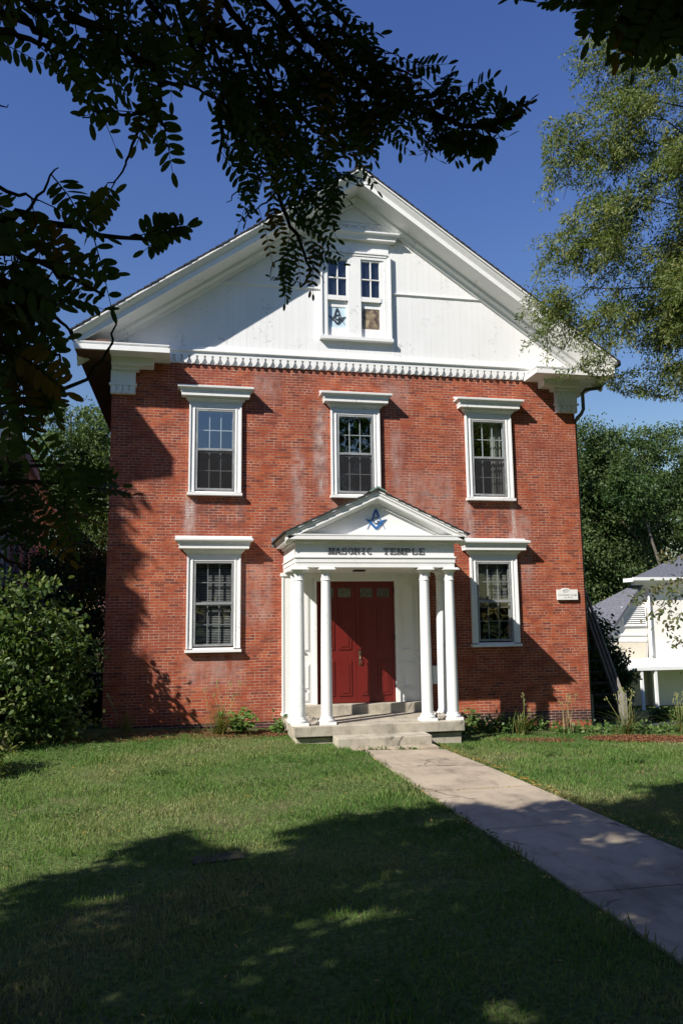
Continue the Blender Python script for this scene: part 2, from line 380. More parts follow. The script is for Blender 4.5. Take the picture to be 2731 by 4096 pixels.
# asphalt drive beyond the right corner
dv = MB()
for i in range(14):
    for j in range(8):
        q = []
        for (di, dj) in ((0, 0), (1, 0), (1, 1), (0, 1)):
            x = 5.9 + (i + di) * 1.0; y = .35 + (j + dj) * .24; q.append((x, y, float(gz(x, y)) + .012))
        dv.quad(*q)
tag(dv.build('driveway', ASPHALT), kind='structure')
rd = MB()
for i in range(60):
    q = []
    for (di, dy) in ((0, 0), (1, 0), (1, 1), (0, 1)):
        x = -120 + (i + di) * 4.0; y = -30 + dy * 7.0; q.append((x, y, float(gz(x, y)) + .015))
    rd.quad(*q)
tag(rd.build('road', ASPHALT), kind='structure')
# ------------------------------------------------------------------ the brick hall
HALL = empty('meeting_hall')
tag(HALL, 'red brick meeting hall with white gable and columned entrance porch', 'building')
WINDOWS = [(-3.1, 1.762, 'L'), (3.06, 1.762, 'R'), (-3.1, 5.012, 'UL'), (-.05, 5.012, 'UC'), (3.06, 5.012, 'UR')]
def wall_with_holes(mb, x0, x1, z0, z1, holes, y):
    xs = sorted({x0, x1, *[h[0] for h in holes], *[h[1] for h in holes]}); zs = sorted({z0, z1, *[h[2] for h in holes], *[h[3] for h in holes]})
    for a, b in zip(xs[:-1], xs[1:]):
        for c, d in zip(zs[:-1], zs[1:]):
            cx, cz = (a + b) / 2, (c + d) / 2
            if any(h[0] < cx < h[1] and h[2] < cz < h[3] for h in holes): continue
            mb.quad((a, y, c), (b, y, c), (b, y, d), (a, y, d))
holes = [(cx - .46, cx + .46, zb + .1, zb + 1.9) for cx, zb, _ in WINDOWS]
holes.append((-.99, .83, .3, 3.26))
wf = MB(); wall_with_holes(wf, -5.25, 5.25, -.6, 7.9, holes, 0)
for h in holes:                         # brick reveals
    a, b, c, d = h
    wf.quad((a, 0, c), (a, .22, c), (a, .22, d), (a, 0, d)); wf.quad((b, 0, c), (b, 0, d), (b, .22, d), (b, .22, c))
    wf.quad((a, 0, d), (a, .22, d), (b, .22, d), (b, 0, d)); wf.quad((a, 0, c), (b, 0, c), (b, .22, c), (a, .22, c))
wf.build('front_wall', BRICK, HALL)
sw = MB()
for x in (-5.25, 5.25): sw.quad((x, 0, -1.8), (x, 14, -1.8), (x, 14, 7.9), (x, 0, 7.9))
sw.quad((-5.25, 14, -1.8), (5.25, 14, -1.8), (5.25, 14, 7.9), (-5.25, 14, 7.9))
sw.build('side_wall', BRICK_S, HALL)
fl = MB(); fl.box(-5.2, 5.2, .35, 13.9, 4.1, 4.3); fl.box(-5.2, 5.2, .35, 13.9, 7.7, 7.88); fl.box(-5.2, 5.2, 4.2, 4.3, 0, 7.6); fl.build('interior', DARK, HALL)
# gable wall of vertical boards
gb = MB(); SL = .695; ZR = 12.36
def rakez(x): return 11.9 - SL * abs(x)
x = -5.2
while x < 5.2:
    x2 = min(x + .145, 5.2); a, b = x + .0008, x2 - .0008
    za, zb = max(rakez(a), 8.2), max(rakez(b), 8.2)
    if abs((a + b) / 2) < .74:
        gb.prism([(a, 8.2), (b, 8.2), (b, 8.61), (a, 8.61)], -.03, -.005)
        top_ = [(b, rakez(b)), (0, rakez(0)), (a, rakez(a))] if a < 0 < b else [(b, rakez(b)), (a, rakez(a))]
        gb.prism([(a, 10.62), (b, 10.62)] + top_, -.03, -.005)
    elif a < 0 < b: gb.prism([(a, 8.2), (b, 8.2), (b, zb), (0, rakez(0)), (a, za)], -.03, -.005)
    elif max(za, zb) > 8.25: gb.prism([(a, 8.2), (b, 8.2), (b, zb), (a, za)], -.03 - .0015 * (int(round(x * 9)) % 2), -.005)
    x = x2
gb.prism([(-5.2, 8.2), (5.2, 8.2), (0, 11.85)], -.004, .05)
gb.build('gable_wall', WHITE_SIDING, HALL)
bt = MB()
for a, b, z in ((-3.15, -.83, 9.735), (.83, 3.12, 9.735), (-.72, .72, 11.43)):
    bt = MB(); bt.moulding(a, b, -.034, [(.0, z), (.012, z + .005), (.03, z + .03), (.03, z + .05), (.0, z + .065)], -.02); bt.build('belt_moulding', WHITE, HALL)
ar = MB()                              # little arched brackets above the gable window
ar.box(-.74, .74, -.05, -.034, 11.2, 11.425)
for i in range(7):
    cx = -.63 + .2 * i
    ar.box(cx - .1, cx - .062, -.085, -.05, 11.2, 11.39); ar.box(cx - .075, cx + .075, -.085, -.05, 11.355, 11.40)
    pts = [(cx + .055 * math.cos(t), 11.285 + .055 * math.sin(t)) for t in np.linspace(0, math.pi, 9)]
    for (p, q) in zip(pts[:-1], pts[1:]): ar.prism([p, (cx + (p[0] - cx) * 1.25, 11.285 + (p[1] - 11.285) * 1.25), (cx + (q[0] - cx) * 1.25, 11.285 + (q[1] - 11.285) * 1.25), q], -.08, -.05)
ar.build('arched_brackets', WHITE, HALL)
# scalloped frieze
fz = MB(); fz.box(-4.75, 4.75, -.025, -.002, 7.885, 8.1); fz.box(-4.6, 4.6, -.075, -.025, 8.055, 8.1)
P = .163; n = int(8.9 / P)
for i in range(n):
    cx = -4.4 + P * i
    fz.prism([(cx - .018, 7.887), (cx + .018, 7.887), (cx + .068, 8.0), (cx + .056, 8.03), (cx + .058, 8.056), (cx - .058, 8.056), (cx - .056, 8.03), (cx - .068, 8.0)], -.075, -.025)
fz.build('scalloped_frieze', WHITE, HALL)
ms = MB(); ms.moulding(-4.75, 4.75, -.03, [(.05, 8.1), (.05, 8.125), (.085, 8.145), (.085, 8.17), (.04, 8.2), (.035, 8.265), (.0, 8.275)], 0); ms.build('frieze_moulding', WHITE, HALL)
# raking cornice, roof, returns
rk = MB()
rk.rake([(-.79, -.02), (-.79, -.055), (-.755, -.065), (-.735, -.10), (-.705, -.135), (-.69, -.155), (-.68, -.165), (-.67, -.185), (-.67, -.30), (-.62, -.305), (-.62, -.28), (-.20, -.33), (-.20, -.40), (-.12, -.45), (-.10, -.52), (-.002, -.53), (-.002, -.02)], 0, 5.95, ZR, SL)
rk.build('raking_cornice', WHITE, HALL)
rf = MB()
for sg in (-1, 1):
    nrow = 46; L = 6.02
    for r in range(nrow):               # courses of shingles, each lapping the next
        xa, xb = L * r / nrow, L * (r + 1) / nrow + .02
        za, zb = ZR - SL * xa + .02, ZR - SL * xb + .02
        segs = [-.80, 14.2]
        vs = [(sg * xa, segs[0] + .006 * math.sin(r * 5.1), za), (sg * xb, segs[0] + .006 * math.sin(r * 5.1), zb + .022), (sg * xb, segs[1], zb + .022), (sg * xa, segs[1], za)]
        rf.add(vs + [(px, py, pz - .035) for px, py, pz in vs], [(0, 1, 2, 3) if sg > 0 else (3, 2, 1, 0), (4, 5, 6, 7), (0, 4, 5, 1), (1, 5, 6, 2), (2, 6, 7, 3)])
rf.box(-.12, .12, -.80, 14.2, ZR + .02, ZR + .045)
rf.build('roof', SHINGLE, HALL)
for sg in (-1, 1):
    rt = MB(); a, b = (-5.93, -4.06) if sg < 0 else (4.0, 5.93)
    rt.moulding(a + .12, b - .12, -.57, [(.12, 7.86), (.12, 7.955), (.085, 7.96), (.085, 7.995), (.11, 8.01), (.11, 8.03), (-.05, 8.07)], 0)
    bx = (-5.25, -4.40) if sg < 0 else (4.36, 5.25)
    rt.box(bx[0], bx[1], -.3, 0, 7.70, 7.859); rt.box(*((-5.25, -4.70) if sg < 0 else (4.64, 5.25)), -.2, 0, 7.63, 7.699)
    rt.build('cornice_return', WHITE, HALL)
    cp = MB(); a, b = (-5.27, -4.77) if sg < 0 else (4.75, 5.27)
    cp.box(a, b, -.12, 0, 7.355, 7.629); cp.moulding(a, b, -.12, [(0, 7.30), (.03, 7.305), (.03, 7.345), (0, 7.354)], 0); cp.box(a, b, -.105, 0, 7.135, 7.299)
    for i in range(4):
        cx = a + .06 + i * .127
        cp.prism([(cx - .012, 7.137), (cx + .012, 7.137), (cx + .055, 7.245), (cx + .045, 7.27), (cx + .05, 7.298), (cx - .05, 7.298), (cx - .045, 7.27), (cx - .055, 7.245)], -.135, -.105)
    cp.build('pilaster_capital', WHITE, HALL)
    ev = MB(); x0, x1 = sorted((sg * 5.26, sg * 5.93))
    ev.box(x0, x1, -.63, 14, 7.855, 8.1); ev.build('side_soffit', SOFFIT if sg < 0 else WHITE, HALL)  # left soffit coloured dark brown for the shade it lies in
gt = MB(); gt.tube([(5.98, -.80, 8.13), (5.98, 14, 8.13)], .065, 10); gt.build('gutter', BLACK, HALL)
dp = MB(); q = lambda px, py: tuple(at(px, py, -.12))
dp.tube([(5.92, -.12, 8.08), (5.92, -.12, 7.83), (5.88, -.12, 7.76), (5.50, -.12, 7.70), (5.42, -.12, 7.62), (5.42, -.12, 7.22), (5.36, -.1, 7.1), (5.30, -.02, 7.03), (5.3, .1, 6.95), (5.3, .12, 0)], .042, 10)
dp.build('downspout', plain('grey_green_downspout', (.085, .088, .08), .5), HALL)
#==WINDOWS==
def window(cx, zb, code):
    W = empty('window', (0, 0, 0), HALL); zt = zb + 2.012
    cs = MB(); h = .551
    for sg in (-1, 1):
        a, b = sorted((cx + sg * h, cx + sg * .415))
        cs.box(a, b, -.055, .1, zb + .075, zt)
        a, b = sorted((cx + sg * h, cx + sg * (h - .035))); cs.box(a, b, -.08, -.055, zb + .075, zt)
        a, b = sorted((cx + sg * .455, cx + sg * .43)); cs.box(a, b, -.066, -.055, zb + .075, zt - .1)
    cs.box(cx - .415, cx + .415, -.055, .1, zt - .14, zt); cs.box(cx - .516, cx + .516, -.066, -.055, zt - .1, zt - .08)
    cs.build('casing', WHITE_TRIM, W)
    sl = MB(); sl.box(cx - h - .025, cx + h + .02, -.13, .1, zb, zb + .055); sl.box(cx - .415, cx + .415, -.05, .1, zb + .055, zb + .09); sl.build('sill', WHITE_TRIM, W)
    hd = MB()
    hd.moulding(cx - h, cx + h, -.055, [(.0, zt + .001), (.02, zt + .001), (.03, zt + .03), (.075, zt + .065), (.08, zt + .10), (.165, zt + .105), (.165, zt + .165), (.175, zt + .168), (.18, zt + .205), (.215, zt + .25), (.245, zt + .265), (.25, zt + .305), (.24, zt + .31), (.0, zt + .375)], 0)
    hd.box(cx - .80, cx + .79, -.03, -.001, zt + .345, zt + .385)      # caulked top edge
    hd.build('hood', WHITE_TRIM, W, .004)
    st = MB(); z0, z1 = zb + .12, zt - .15; x0, x1 = cx - .405, cx + .405; t = .038; zm = (z0 + z1) / 2
    st.box(x0, x0 + t, -.05, -.02, z0, z1); st.box(x1 - t, x1, -.05, -.02, z0, z1); st.box(x0 + t, x1 - t, -.05, -.02, z1 - t, z1); st.box(x0 + t, x1 - t, -.05, -.02, z0, z0 + t); st.box(x0 + t, x1 - t, -.045, -.018, zm - .022, zm + .022)
    st.build('storm_frame', STORM, W)
    gl = MB(); gl.quad((x0 + t, -.03, zm + .022), (x1 - t, -.03, zm + .022), (x1 - t, -.03, z1 - t), (x0 + t, -.03, z1 - t)); gl.build('upper_pane', GLASS if code.startswith('U') else GLASS_G, W)
    gl = MB(); gl.quad((x0 + t, -.03, z0 + t), (x1 - t, -.03, z0 + t), (x1 - t, -.03, zm - .022), (x0 + t, -.03, zm - .022)); gl.build('lower_pane', GLASS_LOW if code.startswith('U') else GLASS_G, W)
    sa = MB(); ym = .03
    for (a, b, y) in ((z0, zm, ym + .03), (zm, z1, ym)):
        sa.box(x0, x0 + .045, y, y + .03, a, b); sa.box(x1 - .045, x1, y, y + .03, a, b); sa.box(x0 + .045, x1 - .045, y, y + .03, a, a + .045); sa.box(x0 + .045, x1 - .045, y, y + .03, b - .045, b)
        wd = (x1 - x0 - .09) / 3
        for i in (1, 2): sa.box(x0 + .045 + wd * i - .009, x0 + .045 + wd * i + .009, y + .002, y + .026, a + .045, b - .045)
        sa.box(x0 + .045, x1 - .045, y + .004, y + .024, (a + b) / 2 - .009, (a + b) / 2 + .009)
    sa.build('sash', WHITE, W)
    if code in ('L', 'R'):
        bl = MB(); lo = z0 + .06 if code == 'L' else zm - .12; z = z1 - .05
        while z > lo:
            bl.add([(x0 + .05, .115, z - .012), (x1 - .05, .115, z - .012), (x1 - .05, .135, z + .010), (x0 + .05, .135, z + .010)], [(0, 1, 2, 3)]); z -= .034
        bl.box(x0 + .05, x1 - .05, .11, .14, lo - .02, lo); bl.build('blind', BLIND, W)
    if code in ('UR',):
        cu = MB(); n = 14; vs = []
        for i in range(n + 1):
            xx = x1 - .30 + .28 * i / n; yy = .16 + .02 * math.sin(i * 1.9); vs += [(xx, yy, z0), (xx, yy, z1)]
        cu.add(vs, [(2 * i, 2 * i + 2, 2 * i + 3, 2 * i + 1) for i in range(n)], True); cu.build('curtain', CURTAIN, W)
for wn in WINDOWS: window(*wn)
# gable window: paired sashes
GW = empty('gable_window', (0, 0, 0), HALL)
cs = MB()
for a, b in ((-.80, -.655), (.655, .80)): cs.box(a, b, -.10, -.03, 8.66, 10.68)
cs.box(-.655, .655, -.10, -.03, 10.53, 10.68); cs.box(-.185, .115, -.10, .03, 8.66, 10.53)
for a, b in ((-.815, -.775), (.775, .815)): cs.box(a, b, -.13, -.10, 8.66, 10.695)
cs.box(-.775, .775, -.13, -.10, 10.655, 10.695); cs.box(-.72, .72, -.115, -.10, 10.60, 10.63)
cs.box(-.78, .78, -.07, -.03, 10.696, 10.95)
cs.build('casing', WHITE, GW)
sl = MB(); sl.box(-.84, .84, -.165, -.03, 8.58, 8.655); sl.build('sill', WHITE, GW)
hd = MB(); hd.moulding(-.78, .78, -.03, [(0, 10.93), (.02, 10.935), (.06, 10.97), (.15, 10.975), (.15, 11.03), (.17, 11.035), (.175, 11.07), (.215, 11.10), (.225, 11.12), (.225, 11.15), (.0, 11.19)], -.01); hd.build('hood', WHITE, GW, .003)
sa = MB()
for (a, b) in ((-.655, -.185), (.115, .585)):
    if a > 0: sa.box(b, .655, -.08, .0, 8.66, 10.53)
    y = -.075
    sa.box(a, a + .03, y, 0, 9.52, 10.53); sa.box(b - .03, b, y, 0, 9.52, 10.53); sa.box(a + .03, b - .03, y, 0, 10.49, 10.53); sa.box(a, b, y - .02, 0, 9.52, 9.63)
    sa.box((a + b) / 2 - .012, (a + b) / 2 + .012, y, -.03, 9.63, 10.49); sa.box(a + .03, b - .03, y, -.03, 10.045, 10.07)
    sa.box(a, b, -.035, 0, 9.375, 9.52); sa.box(a, b, -.035, 0, 8.66, 8.895); sa.box(b - .03, b, -.035, 0, 8.895, 9.375); sa.box(a, a + .02, -.035, 0, 8.895, 9.375)
sa.build('sash', WHITE, GW)
gl = MB()
for (a, b) in ((-.655, -.185), (.115, .585)): gl.quad((a + .03, -.045, 9.63), (b - .03, -.045, 9.63), (b - .03, -.045, 10.49), (a + .03, -.045, 10.49))
gl.build('pane', glass_mat('gable_glass', .10), GW)
bk = MB(); bk.box(-.66, .66, -.012, -.006, 9.5, 10.53); bk.build('backing', plain('navy_reflection_backing', (.012, .015, .03), .8), GW)  # navy sheet puts the dark mirrored sky of the panes into colour
ap = MB(); ap.box(-.64, -.20, -.022, -.007, 8.89, 9.38); ap.build('emblem_panel', plain('pale_blue_panel', (.52, .66, .74), .4, .4, 0, .14, 5), GW)
m = Mat('stained_old_glass', (.3, .25, .18), .3, .4)
f = m.noise(7, 5, .7); m.col(m.ramp(f, [(.30, (.045, .035, .04)), (.46, (.16, .12, .08)), (.56, (.30, .24, .15)), (.66, (.48, .40, .26)), (.78, (.20, .19, .17))]))
ap = MB(); ap.box(.12, .57, -.022, -.007, 8.89, 9.38); ap.build('stained_panel', m.m, GW)

def ribbon(mb, pts, wd, y0, y1):
    """flat strip of width wd along x,z points, mitred"""
    pts = [np.array(p, float) for p in pts]; n = len(pts); L = []; R = []
    wd = wd if hasattr(wd, '__len__') else [wd] * n
    for i in range(n):
        d0 = pts[i] - pts[i - 1] if i else pts[1] - pts[0]; d1 = pts[i + 1] - pts[i] if i < n - 1 else d0
        d0 = d0 / np.linalg.norm(d0); d1 = d1 / np.linalg.norm(d1); t = d0 + d1
        if np.linalg.norm(t) < 1e-6: t = d0
        t /= np.linalg.norm(t); nn = np.array([-t[1], t[0]]); k = 1 / max(.45, nn @ np.array([-d0[1], d0[0]]))
        L.append(pts[i] + nn * wd[i] / 2 * k); R.append(pts[i] - nn * wd[i] / 2 * k)
    for i in range(n - 1): mb.prism([tuple(R[i]), tuple(R[i + 1]), tuple(L[i + 1]), tuple(L[i])], y0, y1)
def compass_square(cx, cz, H, y, mat, parent, letter_mat, gw=.06):
    """square and compass: cx, cz the middle, H the height"""
    mb = MB(); u = H / 1.0; y0, y1 = y - .012, y
    top = (cx, cz + .46 * u)
    mb.prism([(cx + .058 * u * math.cos(t), cz + .445 * u + .058 * u * math.sin(t)) for t in np.linspace(0, 2 * math.pi, 14)[:-1]], y0, y1)
    for sg in (-1, 1):
        ribbon(mb, [(cx + sg * .03 * u, cz + .42 * u), (cx + sg * .13 * u, cz + .14 * u)], [.095 * u, .08 * u], y0 - .001 * (sg + 1), y1)
        ribbon(mb, [(cx + sg * .13 * u, cz + .14 * u), (cx + sg * .25 * u, cz - .10 * u)], [.05 * u, .036 * u], y0 - .001 * (sg + 1), y1)
        ribbon(mb, [(cx + sg * .25 * u, cz - .10 * u), (cx + sg * .43 * u, cz - .46 * u)], [.022 * u, .006 * u], y0 - .001 * (sg + 1), y1)
        # one arm of the square with its pointed end
        a, b = (cx, cz - .43 * u), (cx + sg * .33 * u, cz - .06 * u)
        ribbon(mb, [a, b], .105 * u, y0 - .004 - .001 * (sg + 1), y1)
        mb.prism([(cx + sg * .28 * u, cz - .03 * u), (cx + sg * .37 * u, cz - .11 * u), (cx + sg * .50 * u, cz + .03 * u), (cx + sg * .40 * u, cz + .0 * u)][::sg], y0 - .003, y1)
    o = mb.build('emblem', mat, parent)
    gm = MB(); r = .135 * u
    pts = [(cx + r * math.cos(t), cz - .04 * u + r * math.sin(t)) for t in np.linspace(math.radians(50), math.radians(340), 18)]
    ribbon(gm, pts, gw * u, y0 - .002, y1); ribbon(gm, [(cx + .05 * u, cz - .065 * u), (cx + .17 * u, cz - .065 * u)], gw * u * .8, y0 - .004, y1); ribbon(gm, [(cx + .125 * u, cz - .06 * u), (cx + .125 * u, cz - .17 * u)], gw * u * .8, y0 - .005, y1)
    gm.build('emblem_letter', letter_mat, parent)
compass_square(-.425, 9.15, .40, -.0225, plain('dark_emblem', (.045, .055, .07), .5), GW, plain('dark_emblem_letter', (.05, .06, .075), .5), .075)
#==PORCH==
PO = empty('portico', (0, 0, 0), HALL)
PX = -.085; en = MB(); X0, X1, YF = PX - 1.555, PX + 1.555, -1.95
en.moulding(X0, X1, YF, [(0, 3.375), (0, 3.463), (.012, 3.466), (.012, 3.55), (.032, 3.556), (.032, 3.583), (0, 3.589), (0, 3.836), (.02, 3.84), (.02, 3.878), (.05, 3.888), (.165, 3.891), (.165, 3.957), (.172, 3.962), (.175, 3.99), (.0, 4.005)], 0)
en.build('entablature', WHITE, PO, .002)
PS, PZ = .467, 4.845
dn = MB(); x = X0 + .01
while x < X1 - .02:
    dn.box(x, x + .022, YF - .045, YF - .021, 3.842, 3.877); x += .04
dn.box(X0, X1, YF - .024, YF - .0205, 3.842, 3.877); dn.build('dentil_course', WHITE, PO)
for sg in (-1, 1):
    dn = MB(); y = YF + .02; xo = X1 + .0205 if sg > 0 else X0 - .0205
    while y < -.05:
        dn.box(*sorted((xo, xo + sg * .024)), y, y + .022, 3.842, 3.877); y += .04
    dn.box(*sorted((xo, xo + sg * .003)), YF, -.03, 3.842, 3.877); dn.build('dentil_course', WHITE, PO)
    dn = MB(); x = .06
    while x < 1.45:
        z = PZ - PS * x - .235; dn.prism([(PX + sg * x - .011, z - .032), (PX + sg * x + .011, z - .032), (PX + sg * x + .011, z), (PX + sg * x - .011, z)], -1.975, -1.942); x += .042
    q_ = [(PX + sg * .05, PZ - PS * .05 - .262), (PX + sg * 1.45, PZ - PS * 1.45 - .262), (PX + sg * 1.45, PZ - PS * 1.45 - .236), (PX + sg * .05, PZ - PS * .05 - .236)]
    dn.prism(q_ if sg > 0 else q_[::-1], -1.950, -1.9405); dn.build('dentil_course', WHITE, PO)
pd = MB(); pd.prism([(PX - 1.54, 3.99), (PX + 1.54, 3.99), (PX, 4.70)], -1.92, -.01); pd.build('tympanum', WHITE, PO)
rk = MB(); rk.rake([(-2.155, 0), (-2.155, -.03), (-2.13, -.04), (-2.135, -.075), (-2.125, -.09), (-2.115, -.09), (-2.115, -.155), (-2.08, -.16), (-2.01, -.162), (-1.99, -.19), (-1.97, -.225), (-1.921, -.232), (-1.921, -.03), (-.01, -.03), (-.01, 0)], 0, 1.755, PZ, PS)
for sg in (-1, 1):                      # cyma of the side eaves
    rk.add([(sg * 1.58, -2.07, 3.958), (sg * 1.725, -2.115, 3.958), (sg * 1.755, -2.15, 4.024), (sg * 1.58, -2.15, 4.05), (sg * 1.58, 0, 3.958), (sg * 1.725, 0, 3.958), (sg * 1.755, 0, 4.024), (sg * 1.58, 0, 4.05)], [(0, 1, 2, 3), (7, 6, 5, 4), (0, 4, 5, 1), (1, 5, 6, 2), (2, 6, 7, 3)])
rk.v = [(x_ + PX, y_, z_) for x_, y_, z_ in rk.v]
rk.build('raking_cornice', WHITE, PO)
rf = MB()
for sg in (-1, 1):
    nr = 14
    for r in range(nr):
        xa, xb = 1.81 * r / nr, 1.81 * (r + 1) / nr + .012; za, zb = PZ - PS * xa + .012, PZ - PS * xb + .012; yj = -2.17 + .008 * math.sin(r * 3.7 + sg)
        vs = [(PX + sg * xa, yj, za), (PX + sg * xb, yj, zb + .018), (PX + sg * xb, -.003, zb + .018), (PX + sg * xa, -.003, za)]
        rf.add(vs + [(a, b, c - .026) for a, b, c in vs], [(0, 1, 2, 3) if sg > 0 else (3, 2, 1, 0), (4, 5, 6, 7), (0, 4, 5, 1), (1, 5, 6, 2)])
rf.build('portico_roof', SHINGLE, PO)
rc = MB()
for sg in (-1, 1): rc.add([(PX, -2.18, PZ + .07), (PX + sg * .17, -2.18, PZ - .025), (PX + sg * .17, -.004, PZ - .025), (PX, -.004, PZ + .07), (PX, -2.18, PZ + .03), (PX + sg * .17, -2.18, PZ - .05)], [(0, 1, 2, 3), (0, 4, 5, 1)])
rc.build('ridge_cap', COPPER, PO)
for sg in (-1, 1):
    for i in range(8):
        ls = MB(); xo = 1.81 - i * .22; z = PZ - PS * xo; ls.box(*sorted((PX + sg * (xo - .255), PX + sg * xo)), -.012, -.002, z - .06, z + .13); ls.build('step_flashing', LEAD, PO)
compass_square(PX + .005, 4.298, .415, -1.921, BLUE, PO, plain('emblem_letter_blue', (.035, .08, .20), .4), .035)
# raised letters
GLY = {'M': [[(.08, 0), (.14, 1), (.5, .12), (.86, 1), (.92, 0)]], 'A': [[(.06, 0), (.46, 1), (.54, 1), (.94, 0)], [(.22, .36), (.78, .36)]],
       'S': [[(.86, .72), (.80, .92), (.5, 1), (.18, .90), (.14, .70), (.34, .54), (.66, .46), (.88, .30), (.82, .08), (.5, 0), (.2, .06), (.12, .28)]],
       'O': [[(.5 + .4 * math.sin(t), .5 + .5 * math.cos(t)) for t in np.linspace(0, 2 * math.pi, 19)]],
       'N': [[(.16, 0), (.16, 1), (.84, 0), (.84, 1)]], 'I': [[(.5, 0), (.5, 1)]],
       'C': [[(.5 + .4 * math.cos(t), .5 + .5 * math.sin(t)) for t in np.linspace(math.radians(40), math.radians(320), 15)]],
       'T': [[(.06, .76), (.08, .97), (.92, .97), (.94, .76)], [(.5, .97), (.5, 0)]], 'E': [[(.9, .76), (.88, .97), (.2, .97), (.2, .03), (.9, .03), (.92, .26)], [(.2, .5), (.66, .5)]],
       'P': [[(.2, 0), (.2, .96), (.7, .96), (.88, .82), (.88, .62), (.7, .48), (.2, .48)]], 'L': [[(.2, 1), (.2, .03), (.88, .03), (.92, .3)]]}
SERIF = {'M': [(.1, 0), (.9, 0), (.14, 1), (.86, 1)], 'A': [(.06, 0), (.94, 0)], 'N': [(.16, 0), (.16, 1), (.84, 1)], 'I': [(.5, 0), (.5, 1)], 'T': [(.5, 0)], 'P': [(.2, 0), (.2, .97)], 'L': [(.2, 1)], 'E': [(.18, 0), (.18, 1)]}
lt = MB()
def letters(word, xa, xb, z0, h):
    n = len(word); adv = (xb - xa) / n; wd = adv * .83; sl_ = .10
    for i, ch in enumerate(word):
        ox = xa + adv * i; ww = wd * (.5 if ch == 'I' else 1); ox += (wd - ww) / 2
        T = lambda p: (ox + p[0] * ww + sl_ * h * p[1], z0 + p[1] * h)
        for k, st in enumerate(GLY[ch]): ribbon(lt, [T(p) for p in st], .0135, YF - .016 - .001 * k, YF)
        for k, p in enumerate(SERIF.get(ch, [])):
            c = T(p); z = c[1] + (.008 if p[1] < .5 else -.008); lt.box(c[0] - .028, c[0] + .028, YF - .019 - .0007 * k, YF, z - .007, z + .007)
letters('MASONIC', -1.02, -.155, 3.628, .112); letters('TEMPLE', .035, .89, 3.628, .112)
lt.build('lettering', LETTER, PO)
# slab, steps
sb = MB(); sx0, sx1 = PX - 1.61, PX + 1.61
sb.add([(sx0, -2.09, .30), (sx1, -2.09, .30), (sx1, -.002, .27), (sx0, -.002, .27), (sx0, -2.09, .482), (sx1, -2.09, .482), (sx1, -.002, .445), (sx0, -.002, .445)], [(0, 3, 2, 1), (4, 5, 6, 7), (0, 1, 5, 4), (1, 2, 6, 5), (2, 3, 7, 6), (3, 0, 4, 7)])
sb.box(sx0 + .04, sx1 - .04, -2.0, -.004, -.4, .268); sb.build('porch_slab', CONC, HALL, .012)
sp = MB(); sp.box(-1.0, .735, -2.55, -2.093, -.12, .318); sp.build('step', CONC, HALL, .014)
sp = MB(); sp.box(-1.30, 1.29, -.27, -.003, .44, .645); sp.build('door_step', CONC, HALL, .012)
def column(x, y):
    c = empty('column', (0, 0, 0), PO); z0 = .474 if y < -1.5 else .464
    b = MB(); b.box(x - .152, x + .152, y - .152, y + .152, z0, z0 + .055)
    b.lathe((x, y, z0 + .0555), [(.135, 0), (.146, .02), (.146, .035), (.125, .055), (.118, .062), (.122, .075), (.112, .09), (.107, .10)], 28); b.build('base', WHITE, c)
    s = MB(); H = 3.128 - z0 - .157
    s.lathe((x, y, z0 + .157), [(.107 - (.107 - .087) * (t ** 1.6), H * t) for t in np.linspace(0, 1, 12)], 32); s.build('shaft', WHITE, c)
    k = MB(); k.lathe((x, y, 3.1285), [(.089, 0), (.099, .006), (.099, .02), (.089, .026)], 28)
    k.lathe((x, y, 3.155), [(.088, 0), (.089, .05), (.093, .10), (.104, .135)], 36, (lambda z: True, .88), False)
    k.lathe((x, y, 3.2905), [(.105, 0), (.125, .02), (.128, .03)], 28); k.box(x - .165, x + .165, y - .165, y + .165, 3.332, 3.352); k.box(x - .145, x + .145, y - .145, y + .145, 3.3525, 3.3745); k.box(x - .12, x + .12, y - .12, y + .12, 3.321, 3.3315)
    k.build('capital', WHITE, c)
for x, y in ((-1.48, -1.82), (-.97, -1.82), (.97, -1.82), (1.48, -1.82), (-1.48, -1.27), (1.48, -1.27)): column(PX + x, y)
for sg in (-1, 1):
    pl = MB(); a, b = sorted((PX + sg * 1.60, PX + sg * 1.38)); pl.box(a, b, -.12, 0, .50, 3.31); pl.moulding(a, b, -.12, [(0, .447), (.025, .45), (.025, .49), (.008, .495), (0, .5)], 0)
    pl.moulding(a, b, -.12, [(0, 3.28), (.03, 3.31), (.03, 3.374)], 0)
    pl.box(a - .004, a + .03, -.135, -.12, .5, 3.28); pl.box(b - .03, b + .004, -.135, -.12, .5, 3.28)
    pl.build('pilaster', WHITE, PO)
